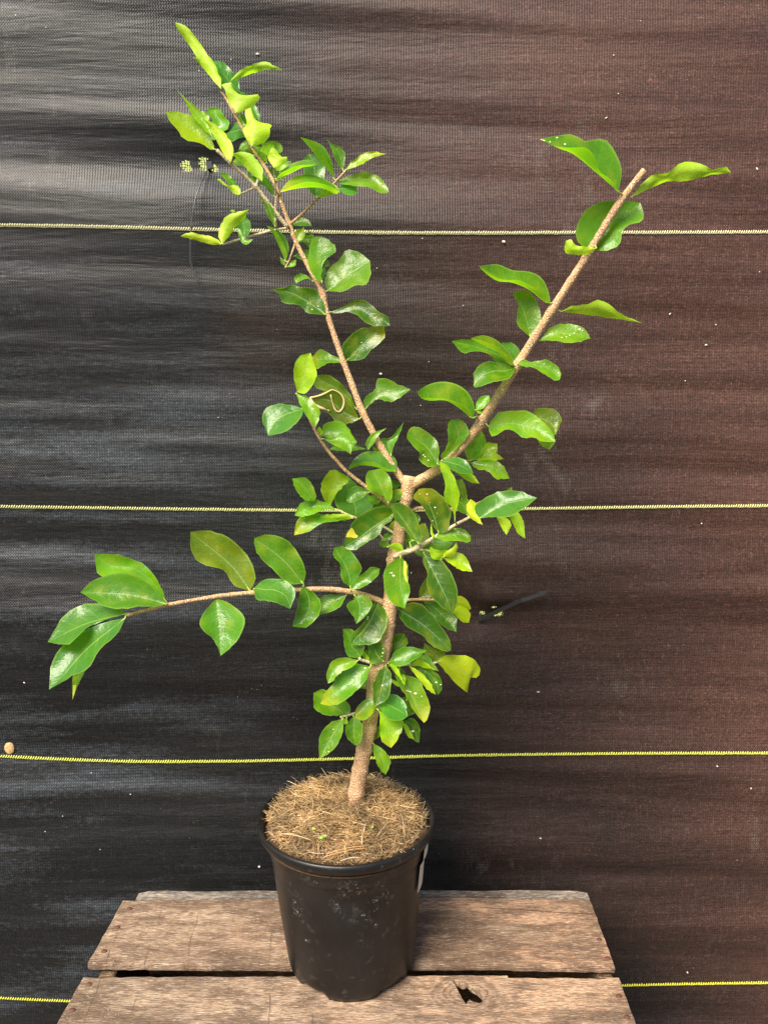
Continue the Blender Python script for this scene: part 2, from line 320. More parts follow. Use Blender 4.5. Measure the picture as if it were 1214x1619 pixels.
rnd = random.Random(5)
from mathutils import noise as mn
T1, T2 = Wl(328, 258), Wl(765, 978)
def cloth_off(x, z):
    """how far the cloth stands off its plane: sagging horizontal folds, drawn tight round the two ties"""
    o = .018 * mn.noise(Vector((x * 1.1, z * 4.6, 1.7))) + .0085 * mn.noise(Vector((x * 1.6 + 4, z * 13 + .8 * x, 5.1))) + .0022 * mn.noise(Vector((x * 2.6, z * 38 + 1.5 * x, 9)))
    for T, s in ((T1, 1), (T2, 1)):
        dx, dz = x - T.x, z - T.z
        o += -.013 * math.exp(-(dz * dz) / (.022 ** 2 + .02 * abs(dx)) * 1.0) * math.exp(-abs(dx) / .22) * s
    dz = z - T2.z - .028 - .02 * (x - T2.x)
    o += .008 * math.exp(-(dz / .018) ** 2) * math.exp(-max(0, x - T2.x) / .5) * (1 if x > T2.x else .3)
    return o
bm = bmesh.new(); NX, NZ = 260, 420; X0, X1, Z0, Z1 = -.95, .95, -.33, 1.45
vs = [[None] * (NX + 1) for _ in range(NZ + 1)]
for j in range(NZ + 1):
    for i in range(NX + 1):
        x = X0 + (X1 - X0) * i / NX; z = Z0 + (Z1 - Z0) * j / NZ
        vs[j][i] = bm.verts.new((x, WY + WS * x - cloth_off(x, z), z))
for j in range(NZ):
    for i in range(NX): bm.faces.new((vs[j][i], vs[j][i+1], vs[j+1][i+1], vs[j+1][i]))
cl_root = empty('shade_cloth', (0, WY, Z0))
tag(cl_root, 'black woven shade cloth with yellow threads, warm brown reflection painted into its right, behind the plant', 'shade cloth')
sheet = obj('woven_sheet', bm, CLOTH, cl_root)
sheet.data.transform(Matrix.Translation(Vector((0, WY, Z0)))); sheet.matrix_parent_inverse = Matrix.Translation(-Vector((0, WY, Z0)))   # keep scene coordinates in the texture
lines = [([(-40, 357), (0, 358), (150, 361), (300, 365), (450, 368), (600, 370), (760, 370.5), (900, 369.5), (1060, 368), (1214, 366), (1260, 365)], (.70, .66, .38), 'cream woven thread, topmost of the four'),
         ([(-40, 800.5), (0, 801.5), (250, 805), (470, 807), (640, 807), (850, 804.5), (1040, 801), (1214, 799), (1260, 798)], (.66, .66, .27), 'pale yellow woven thread level with the fork of the trunk'),
         ([(-40, 1199), (0, 1201), (100, 1206), (207, 1209), (320, 1209), (420, 1207.5), (560, 1204), (700, 1199.5), (900, 1194), (1050, 1191), (1214, 1189.5), (1260, 1189)], (.62, .66, .10), 'yellow woven thread just above the pot'),
         ([(-40, 1578), (0, 1579.5), (111, 1581.5), (330, 1583), (600, 1578), (800, 1570), (988, 1562), (1214, 1554), (1260, 1552)], (.66, .64, .05), 'bright yellow woven thread cut off by the crate, lowest of the four')]
for pts, c, lab in lines:
    W = [Wl(*p) for p in pts]; n = 340; cur = catmull([(p.x, 0, p.z) for p in W], n); bm = bmesh.new()
    for i in range(n):
        p, q = cur[i], cur[i + 1]
        def on(x, z, o): return Vector((x, WY + WS * x - cloth_off(x, z) - o, z))
        h = .0017 + .0006 * rnd.random() + .0003 * mn.noise(Vector((i * .07, len(pts), 1)))
        # one slanting stitch: a little loop, three cross-sections
        sx = (q.x - p.x); zc = p.z + rnd.uniform(-.0002, .0002)
        A = [on(p.x + sx * .16, zc - h, .0008), on(p.x + sx * .46, zc, .0016), on(p.x + sx * .76, zc + h, .0008)]
        tube(bm, A, [sx * .24, sx * .31, sx * .24], 6)
        tube(bm, [on(p.x, zc - h * .8, .0006), on(q.x, zc - h * .8, .0006)], .0007, 5, False)
    o = obj('thread_line', bm, thread_mat('line_thread', c), cl_root); o['label'] = lab
# ------------------------------------------------------------------ the crate
cr = empty('wooden_crate', (.0, .80, -.30))
tag(cr, 'weathered wooden crate of wide grey-brown boards under the pot', 'crate')
def board(name, outer, hole, zt, th, mat, parent, seed=0, jag=.0009):
    """a board with rough edges from its outline (and a knot hole) on the plane z = zt"""
    rr = random.Random(seed)
    def rough(poly, amp, step=.008):
        out = []
        for i in range(len(poly)):
            a, b = Vector(poly[i]), Vector(poly[(i + 1) % len(poly)]); k = max(1, int((b - a).length / step))
            for s in range(k):
                p = a.lerp(b, s / k); out.append((p.x + rr.uniform(-amp, amp) * .6, p.y + rr.uniform(-amp, amp)))
        return out
    cu = bpy.data.curves.new('t', 'CURVE'); cu.dimensions = '2D'; cu.fill_mode = 'BOTH'; cu.extrude = th / 2 - .0012; cu.bevel_depth = .0012; cu.bevel_resolution = 1
    for poly, am in ([(outer, jag)] + ([(hole, .0)] if hole else [])):
        q = rough(poly, am) if am else poly
        spn = cu.splines.new('POLY'); spn.points.add(len(q) - 1)
        for i, p in enumerate(q): spn.points[i].co = (p[0], p[1], 0, 1)
        spn.use_cyclic_u = True
    t = bpy.data.objects.new('t', cu); sc.collection.objects.link(t); bpy.context.view_layer.update()
    me = bpy.data.meshes.new_from_object(t.evaluated_get(bpy.context.evaluated_depsgraph_get())); bpy.data.objects.remove(t)
    bm = bmesh.new(); bm.from_mesh(me); bmesh.ops.remove_doubles(bm, verts=bm.verts, dist=1e-5)
    for v in bm.verts: v.co.z += zt - th / 2
    return obj(name, bm, mat, parent, smooth=False)
def g2(px, py, z=0.0): p = G(px, py, z); return (p.x, p.y)
b1 = board('top_board', [g2(141.5, 1521), g2(480, 1524), g2(760, 1522), g2(970, 1526), g2(932, 1424), g2(700, 1419), g2(400, 1422), g2(196, 1424)], None, 0, .0095, WOOD1, cr, 1)
knot = [g2(*p) for p in ((711, 1546), (722, 1549), (732, 1554), (739, 1551), (746, 1559), (756, 1564), (764, 1572), (765, 1582), (759, 1587), (748, 1584), (742, 1581), (739, 1585), (737, 1592), (734, 1585), (729, 1578), (723, 1566), (718, 1556))]
b2 = board('top_board', [g2(68, 1660), g2(133, 1546), g2(420, 1544.5), g2(640, 1543), g2(801, 1542.5), g2(803, 1546), g2(958, 1548), g2(960, 1545), g2(977, 1545.5), g2(1019, 1662)], knot, 0, .0080, WOOD2, cr, 2)
y3 = G(600, 1663).y; xl, xr = G(75, 1663).x, G(1017, 1663).x
b3 = board('top_board', [(xl, y3 - .13), (xr, y3 - .13), (xr, y3 - .006), (xl, y3 - .006)], None, 0, .013, WOOD1, cr, 3)
# side board behind, its silvered edge just showing
bk0, bk1 = G(214, 1419), G(929, 1411)
bm = bmesh.new(); n = 40
yb = G(600, 1420).y + .003
top = []
for i in range(n + 1):
    t = i / n; x = bk0.x + (bk1.x - bk0.x) * t; dz = -.001 - .003 * (max(0, .04 - t) / .04) ** 2 - .003 * (max(0, t - .97) / .03) ** 2 + .0006 * math.sin(t * 31) + .0012 * t
    top.append((x, dz))
fr = [[bm.verts.new((x, y, z)) for (x, z) in top] for y, z0 in ((yb, 0), (yb + .013, 0))]
lo = [[bm.verts.new((x, y, -.10)) for (x, z) in top] for y in (yb, yb + .013)]
for i in range(n):
    bm.faces.new((fr[0][i], fr[0][i+1], fr[1][i+1], fr[1][i])); bm.faces.new((lo[0][i], lo[0][i+1], fr[0][i+1], fr[0][i]))
    bm.faces.new((fr[1][i], fr[1][i+1], lo[1][i+1], lo[1][i])); bm.faces.new((lo[1][i], lo[1][i+1], lo[0][i+1], lo[0][i]))
for i in (0, n): bm.faces.new((fr[0][i], fr[1][i], lo[1][i], lo[0][i]))
bmesh.ops.recalc_face_normals(bm, faces=bm.faces); obj('side_board', bm, WOODG, cr, False)
X_L, X_R = g2(180, 1470)[0] + .012, g2(950, 1470)[0] - .012
for (z0, z1) in ((-.21, -.115), (-.298, -.225)):
    bm = bmesh.new(); box(bm, X_L - .01, X_R + .01, yb, yb + .012, z0, z1, .001); obj('side_board', bm, WOOD3, cr, False)
for (z0, z1) in ((-.11, -.016), (-.21, -.125), (-.298, -.225)):
    bm = bmesh.new(); box(bm, X_L - .01, X_R + .01, y3 - .14, y3 - .128, z0, z1, .001); obj('side_board', bm, WOOD3, cr, False)
for x in (X_L, X_R):       # solid end panels the boards are nailed to
    bm = bmesh.new(); box(bm, x - .009, x + .009, y3 - .126, yb - .002, -.298, -.0145, .001); obj('end_panel', bm, WOOD3, cr, False)
bm = bmesh.new(); box(bm, X_L + .011, X_R - .011, y3 - .126, yb - .002, -.296, -.284, .001); obj('bottom_board', bm, WOOD3, cr, False)
for b, px, py in ((b1, 205, 1437), (b1, 186, 1466), (b1, 165, 1504), (b2, 141, 1556), (b2, 115, 1597), (b1, 947, 1485.5), (b1, 960, 1515), (b2, 978, 1575), (b2, 991, 1608)):
    p = G(px, py, .0005); bm = bmesh.new()
    bmesh.ops.create_cone(bm, cap_ends=True, segments=14, radius1=.0033, radius2=.0027, depth=.0014)
    bmesh.ops.scale(bm, vec=(1.15, .85, 1), verts=bm.verts); bmesh.ops.rotate(bm, matrix=Matrix.Rotation(.12, 3, 'X'), verts=bm.verts)
    bmesh.ops.translate(bm, vec=p, verts=bm.verts); n_ = obj('nail', bm, RUST, b, True)
    n_.data.transform(Matrix())

# ------------------------------------------------------------------ the potted plant: pot, mulch
PX, PY, HP = -.0405, .82, .177
pl = empty('potted_plant', (PX, PY, 0))
tag(pl, 'leafy young shrub with forked trunk growing in a black plastic pot on the crate', 'potted plant')
def potr(z): return .0715 + (.0905 - .0715) * (z / HP) ** .9
def cx(z): return PX + .003 - .005 * z / HP
prof = [(.0, .0), (.006, 0), (.013, 0), (.02, 0), (.035, 0), (.05, 0), (.07, 0), (.09, 0), (.105, 0), (.118, 0), (.13, 0), (.143, 0), (.1450, .0018), (.152, .0024), (.160, .0036), (.1650, .0058), (.1662, .0090), (.1690, .0103), (.1738, .0106), (.1765, .0098), (.1775, .0080), (.1768, .0055), (.172, .0040), (.12, -.0025)]
NS = 160; bm = bmesh.new(); rings = []
def notch(a):     # a: azimuth from the side facing the camera; the wall is cut away between its feet
    k = 0
    for c0, wd in ((-.62, .30), (.72, .30), (1.75, .28), (2.8, .3), (-1.75, .28), (-2.8, .3)):
        d = abs((a - c0 + math.pi) % (2 * math.pi) - math.pi)
        k = max(k, min(1, max(0, (wd - d) / .09)))
    return k
for j, (z, o) in enumerate(prof):
    ring = []
    for i in range(NS):
        a = 2 * math.pi * i / NS; az = ((a + math.pi / 2 + math.pi) % (2 * math.pi)) - math.pi
        kn = notch(az); r = potr(z) + o; zz = z
        if j < 4: zz = z + kn * (.0062 - z * .35); r -= (.0025 if j == 0 else .0006 if j == 1 else 0)
        # thumb slot below the band
        if .09 <= z <= .143 and abs(az - .0) < .34:
            dz = (z - .125) / .012; r -= .0065 * math.exp(-dz * dz * 1.2) * max(0, 1 - (az / .3) ** 2) if abs(az) < .3 else 0
        ring.append(bm.verts.new((cx(z) + r * math.cos(a), PY + r * math.sin(a), zz)))
    rings.append(ring)
for j in range(len(rings) - 1):
    for i in range(NS): bm.faces.new((rings[j][i], rings[j][(i+1) % NS], rings[j+1][(i+1) % NS], rings[j+1][i]))
fl = [bm.verts.new((cx(0) + .067 * math.cos(2*math.pi*i/NS), PY + .067 * math.sin(2*math.pi*i/NS), .009)) for i in range(NS)]
for i in range(NS): bm.faces.new((fl[i], fl[(i+1) % NS], rings[0][(i+1) % NS], rings[0][i]))
bm.faces.new(fl[::-1]); bmesh.ops.recalc_face_normals(bm, faces=bm.faces)
pot = obj('plant_pot', bm, POT, pl); pot['label'] = 'black plastic nursery pot with pale dried water marks'
# pale paper label wrapped on the right flank
bm = bmesh.new(); g = []
for j in range(9):
    z = .106 + .052 * j / 8; row = []
    for i in range(7):
        a = R(-22 + 22 * i / 6 - (1 - j / 8) * 2); r = potr(z) + .0012 + (.0030 if z > .143 else 0)
        row.append(bm.verts.new((cx(z) + r * math.cos(a), PY + r * math.sin(a) * 1 - .003, z)))
    g.append(row)
for j in range(8):
    for i in range(6): bm.faces.new((g[j][i], g[j][i+1], g[j+1][i+1], g[j+1][i]))
obj('paper_label', bm, simple('label_paper', (.62, .55, .44), .7), pot)

def mulch_z(x, y):
    r = math.hypot(x, y) / .094; e = max(0, 1 - r ** 5)
    return .1640 + .026 * max(0, 1 - r ** 3.2) + (.0045 * mn.noise(Vector((x * 42, y * 42, 3))) + .0028 * mn.noise(Vector((x * 110, y * 110, 8)))) * e + .004 * e * (1 if y > 0 else .4) + .006 * max(0, -x - .03) / .06 * e
bm = bmesh.new(); g = []
for j in range(26):
    row = []
    for i in range(72):
        a = 2 * math.pi * i / 72; r = .0945 * j / 25; x, y = r * math.cos(a), r * math.sin(a)
        row.append(bm.verts.new((PX - .002 + x, PY + y, mulch_z(x, y) - .003)))
    g.append(row)
for j in range(25):
    for i in range(72): bm.faces.new((g[j][i], g[j][(i+1) % 72], g[j+1][(i+1) % 72], g[j+1][i]))
mm = M('coir_mulch'); nn = mm.noise(mm.co(), 260, 5, .7)
mm.base(mm.mix(mm.ramp(nn, [(.3, 0.0), (.7, 1.0)]), (.035, .018, .009), (.16, .09, .045))); mm.p.inputs['Roughness'].default_value = .95; mm.l(mm.bump(nn, 1, .004), mm.p.inputs['Normal'])
mf = M('coir_fibre'); ra = mf.n('Attribute', attribute_name='tint'); mf.l(ra.outputs['Color'], mf.p.inputs['Base Color']); mf.p.inputs['Roughness'].default_value = .7
def paint(bm, lay, f0, c):
    bm.faces.ensure_lookup_table()
    for f in bm.faces[f0:]:
        for lp in f.loops: lp[lay] = c + (1,)
lay = bm.loops.layers.float_color.new('tint')
rnd = random.Random(11); fib_cols = [(.50, .33, .15), (.36, .21, .085), (.60, .43, .22), (.22, .125, .05), (.11, .06, .026), (.70, .56, .36), (.46, .24, .075)]
tri = []
def fibre(p0, ang, ln, curl, r, col, el=0, lift=0.0):
    n = 5; pts = []; p = Vector(p0); a = ang; e = el
    for k in range(n + 1):
        pts.append(p.copy()); a += curl * rnd.uniform(.3, 1.2); e += rnd.uniform(-.5, .4) * .5
        p = p + Vector((math.cos(a) * math.cos(e), math.sin(a) * math.cos(e), math.sin(e))) * (ln / n)
        x, y = p.x - PX, p.y - PY
        rr = math.hypot(x, y)
        if rr < .089: p.z = max(p.z, mulch_z(x, y) - .001)
        elif rr < .105: p.z = max(p.z, .1775)
    f0 = len(bm.faces); tube(bm, pts, [r * .7] + [r] * (n - 1) + [r * .5], 3, False)
    tri.append((f0, len(bm.faces), col))
for k in range(8600):
    rr = .0875 * math.sqrt(rnd.random()); a = rnd.uniform(0, 2 * math.pi); x, y = rr * math.cos(a), rr * math.sin(a)
    z = mulch_z(x, y) + rnd.uniform(-.003, .005) ** 1 
    c = fib_cols[min(6, int(abs(rnd.gauss(0, 2.2))))]; v = rnd.uniform(.55, 1.1) * (.45 + 1.0 * min(1, max(0, .55 + 1.5 * mn.noise(Vector((x * 38, y * 38, 7)))))); c = tuple(min(.8, q * v) for q in c)
    ln = rnd.uniform(.007, .022); 
    if rr > .076: ln *= .55
    fibre((PX - .002 + x, PY + y, z), rnd.uniform(0, 6.283), ln, rnd.uniform(-.9, .9), rnd.uniform(.00014, .00030) * (2.0 if rnd.random() < .10 else 1), c, rnd.uniform(-.4, .5))
for k in range(260):    # bristles standing off the rim
    a = rnd.uniform(0, 2 * math.pi); x, y = .085 * math.cos(a), .085 * math.sin(a)
    fibre((PX - .002 + x, PY + y, mulch_z(x, y)), a + rnd.uniform(-1, 1), rnd.uniform(.006, .017), rnd.uniform(-.4, .4), .00022, (.5, .36, .2), rnd.uniform(.2, 1.3))
# longer straws seen in the photo
for (x0, y0, x1, y1, r, c) in ((532, 1283, 627, 1297, .0011, (.66, .44, .22)), (527, 1277, 545, 1238, .0006, (.62, .47, .28)), (442, 1318, 494, 1329, .0008, (.58, .42, .24)), (511, 1355, 590, 1340, .0008, (.55, .30, .12)), (516, 1350, 583, 1337, .0006, (.60, .36, .16)), (538, 1361, 572, 1357, .0007, (.62, .48, .32)), (590, 1270, 647, 1262, .0005, (.6, .48, .32)), (614, 1274, 655, 1279, .0006, (.62, .5, .34)), (634, 1285, 640, 1320, .0005, (.6, .48, .33)), (596, 1322, 618, 1298, .0007, (.55, .42, .24)), (575, 1315, 580, 1300, .0013, (.6, .42, .28)), (572, 1335, 574, 1322, .0011, (.62, .42, .25)), (424, 1262, 424, 1225, .0005, (.4, .25, .14)), (412, 1259, 428, 1262, .0006, (.55, .4, .25)), (657, 1390, 668, 1330, .0003, (.5, .4, .3))):
    Z = .189; pa, pb = G(x0, y0, Z), G(x1, y1, Z)
    if y1 > 1355 or y0 > 1350: pa.z -= .008; pb.z -= .008; pa, pb = G(x0, y0, .180), G(x1, y1, .180)
    if x0 in (424, 412): continue
    if x0 == 657: continue
    f0 = len(bm.faces); mdl = pa.lerp(pb, .5) + Vector((0, 0, .002)); tube(bm, catmull([pa, mdl, pb], 6), [r * q_ * .75 for q_ in (.5, 1, .8, 1.05, .9, .75, .4)], 6); tri.append((f0, len(bm.faces), tuple(q_ * .72 for q_ in c)))
bm.faces.ensure_lookup_table()
for f0, f1, c in tri:
    for i in range(f0, f1):
        f = bm.faces[i]; f.material_index = 1
        for lp in f.loops: lp[lay] = c + (1,)
mul = obj('fibre_mulch', bm, [mm.m, mf.m], pl); mul['label'] = 'loose brown coconut fibre mulch heaped in the pot'
for (px, py) in ((512, 1257), (507, 1326), (587, 1309), (579, 1232), (495, 1312), (513, 1323)):
    p = G(px, py, .190); bm = bmesh.new()
    for k in range(4):
        a = k * 1.57 + px; d = Vector((math.cos(a), math.sin(a), .5)) * .0032; s_ = Vector((-math.sin(a), math.cos(a), 0)) * .0013
        q = [bm.verts.new(v) for v in (p, p + d * .5 + s_, p + d, p + d * .5 - s_)]; bm.faces.new(q)
    tube(bm, [p - Vector((0, 0, .005)), p], .0003, 5); obj('seedling', bm, simple('seedling_green', (.28, .45, .07), .5), pl)
# ------------------------------------------------------------------ trunk and branches (measured along the photo, each with its own depth)
BR = {}   # name -> (list of (px,py), parent, depth offset start, depth offset end, r0, r1, material)
T0 = .822
MPX = .00072
def branch(key, kind, pts, parent, z0, z1, w0, w1, mat, endcut=False, swell=()):
    n = max(6, int(len(pts) * 7)); c2 = catmull([(x, y, 0) for x, y in pts], n)
    base = T0 if parent is None else nearest(parent, pts[0])[1]
    Ys = [base + z0 + (z1 - z0) * (i / n) for i in range(n + 1)]
    P3 = [P(c2[i].x, c2[i].y, Ys[i]) for i in range(n + 1)]
    rad = []
    for i in range(n + 1):
        r = (w0 + (w1 - w0) * i / n) * MPX / 2 * (Ys[i] / .82)
        r *= 1 + .10 * mn.noise(Vector((i * .9, w0, 0)))
        if i % 7 == 0 and 0 < i < n: r *= 1.12
        for (sx, sy, am) in swell:
            d = math.hypot(c2[i].x - sx, c2[i].y - sy); r *= 1 + am * math.exp(-(d / (w0 * .7)) ** 2)
        rad.append(r)
    bm = bmesh.new(); nn_ = 16 if w0 > 9 else 10
    tube(bm, P3, rad, nn_); bm.faces.ensure_lookup_table()
    if endcut: bm.faces[-1].material_index = 1
    o = obj(kind, bm, [mat, CUT], pl)
    BR[key] = (c2, Ys, o, P3); return o
def nearest(key, p):
    c2, Ys, o, _ = BR[key]; best = min(range(len(c2)), key=lambda i: (c2[i].x - p[0]) ** 2 + (c2[i].y - p[1]) ** 2)
    return math.hypot(c2[best].x - p[0], c2[best].y - p[1]), Ys[best], best
branch('trunk', 'trunk', [(560, 1285), (562, 1268), (566, 1235), (574, 1193), (585, 1140), (590, 1105), (593, 1070), (602, 1042), (611, 1006), (615, 968), (619, 925), (624, 885), (630, 849), (636, 812), (644, 778), (648, 753)], None, 0, 0, 26, 17, BARK, True,
       ((645, 768, .22), (623, 880, .28), (614, 962, .16), (600, 1048, .18)))
branch('leader', 'branch', [(643, 768), (632, 753), (618, 732), (605, 711), (592, 688), (573, 651), (558, 612), (538, 558), (518, 498), (509, 461), (489, 424), (467, 380), (457, 353), (442, 312), (435, 292), (416, 259), (399, 233), (373, 183), (350, 143)], 'trunk', 0, .03, 11, 3.4, BARK_R, False, ((511, 464, .35), (455, 357, .3), (573, 651, .2)))
branch('right', 'branch', [(648, 770), (657, 763), (687, 745), (713, 722), (745, 688), (763, 664), (790, 622), (826, 564), (871, 492), (925, 408), (974, 328), (1018, 269)], 'trunk', 0, -.05, 15, 9.5, BARK_R, True, ((757, 670, .25), (871, 492, .18), (822, 571, .15), (928, 403, .15), (976, 324, .15)))
branch('low', 'branch', [(614, 962), (606, 953), (591, 946), (560, 937), (524, 932), (481, 932), (401, 937), (344, 943), (268, 956), (200, 973)], 'trunk', 0, -.085, 9, 5, BARK_R, False, ((344, 943, .3), (268, 956, .25), (401, 937, .2), (200, 973, .25)))
branch('thin', 'branch', [(632, 815), (616, 798), (583, 773), (549, 746), (532, 728), (521, 716), (508, 697), (496, 676), (472, 624)], 'trunk', -.006, -.04, 6.5, 3.4, BARK_R)
branch('twig', 'branch', [(622, 880), (632, 876), (658, 867), (685, 850.5), (703, 840), (721, 829), (744, 817)], 'trunk', -.008, -.05, 8, 4, BARK_P, False, ((658, 867, .2),))
branch('rear', 'branch', [(638, 812), (652, 806), (667, 803), (700, 806), (745, 799), (768, 790)], 'trunk', .004, .03, 6, 3.5, BARK_R)
branch('t3', 'branch', [(618, 958), (644, 949), (661, 948), (686, 948), (708, 945), (722, 952)], 'trunk', .004, .02, 5, 3, BARK_R)
branch('t4', 'branch', [(598, 1051), (592, 1049), (573, 1044), (568, 1041)], 'trunk', -.006, -.02, 6, 4, BARK_P)
branch('t5', 'branch', [(603, 1052), (616, 1052), (645, 1050.5), (670, 1051), (692, 1047)], 'trunk', 0, .01, 4.5, 3, BARK_P)
branch('t6', 'branch', [(588, 1118), (560, 1128), (538, 1134)], 'trunk', -.003, -.02, 4.5, 3.5, BARK_P)
branch('t7', 'branch', [(622, 872), (614, 862), (600, 845), (590, 838)], 'trunk', -.006, -.012, 3.6, 2.4, BARK_P)
branch('t9', 'branch', [(632, 850), (605, 832), (585, 826), (557, 817), (538, 808), (522, 803)], 'trunk', 0, -.01, 4, 3, BARK_P)
branch('t8', 'branch', [(658, 867), (666, 869), (680, 872), (700, 884)], 'twig', 0, -.01, 3.4, 2.4, BARK_P)
branch('white', 'branch', [(455, 360), (452, 356), (432, 331.6), (404, 295), (368, 261), (343, 237)], 'leader', -.004, -.03, 6.5, 4.4, BARK_P, True, ((404, 295, .35), (345, 239, .3)))
branch('c', 'branch', [(455, 361), (440, 363), (425, 366), (391, 375), (351, 387)], 'leader', -.003, -.05, 4, 3, BARK_P)
branch('d', 'branch', [(456, 357), (459, 354), (478, 338), (504, 313), (516, 302), (528, 290), (546, 271)], 'leader', 0, -.03, 4.2, 2.8, BARK_R)
branch('f', 'branch', [(404, 296), (391, 302), (378, 308)], 'white', 0, -.012, 3, 2.2, BARK_P)
branch('g', 'branch', [(404, 295), (409, 282)], 'white', 0, .01, 3, 2.2, BARK_P)
branch('h', 'branch', [(441, 308), (436, 300), (434.6, 285), (433.6, 264)], 'leader', -.003, -.02, 2.8, 1.8, BARK_R)
branch('i', 'branch', [(440, 306), (436, 318), (435.4, 335), (437.5, 359)], 'leader', -.003, -.01, 2.6, 2.2, BARK_R)
branch('j', 'branch', [(467, 384), (459, 407), (451, 424)], 'leader', 0, -.01, 3, 2.2, BARK_R)
branch('k', 'branch', [(757, 668), (754, 658), (751, 649)], 'right', -.004, -.012, 3, 2, BARK_R)
branch('l', 'branch', [(712, 722), (728, 726), (742, 729)], 'right', .002, .012, 3.4, 2.4, BARK_R)

# ------------------------------------------------------------------ leaves: outline of each side from stalk to tip, measured on enlargements
REG = {'1': (250, 30, 6.07), '2': (330, 180, 6.07), '3': (250, 20, 3.035), '4': (400, 360, 4.0467), '5': (640, 190, 2.248), '6': (600, 540, 3.794),
       '7': (440, 700, 3.571), '8': (60, 820, 2.639), '9': (460, 940, 3.794), 'A': (540, 740, 5.518), 'B': (540, 940, 5.058)}
TINT = {'g': (.062, .210, .007), 'd': (.033, .122, .006), 'b': (.058, .210, .026), 'l': (.205, .400, .004), 'L': (.300, .460, .010), 'o': (.088, .170, .007), 'y': (.370, .500, .003), 'G': (.098, .285, .007)}
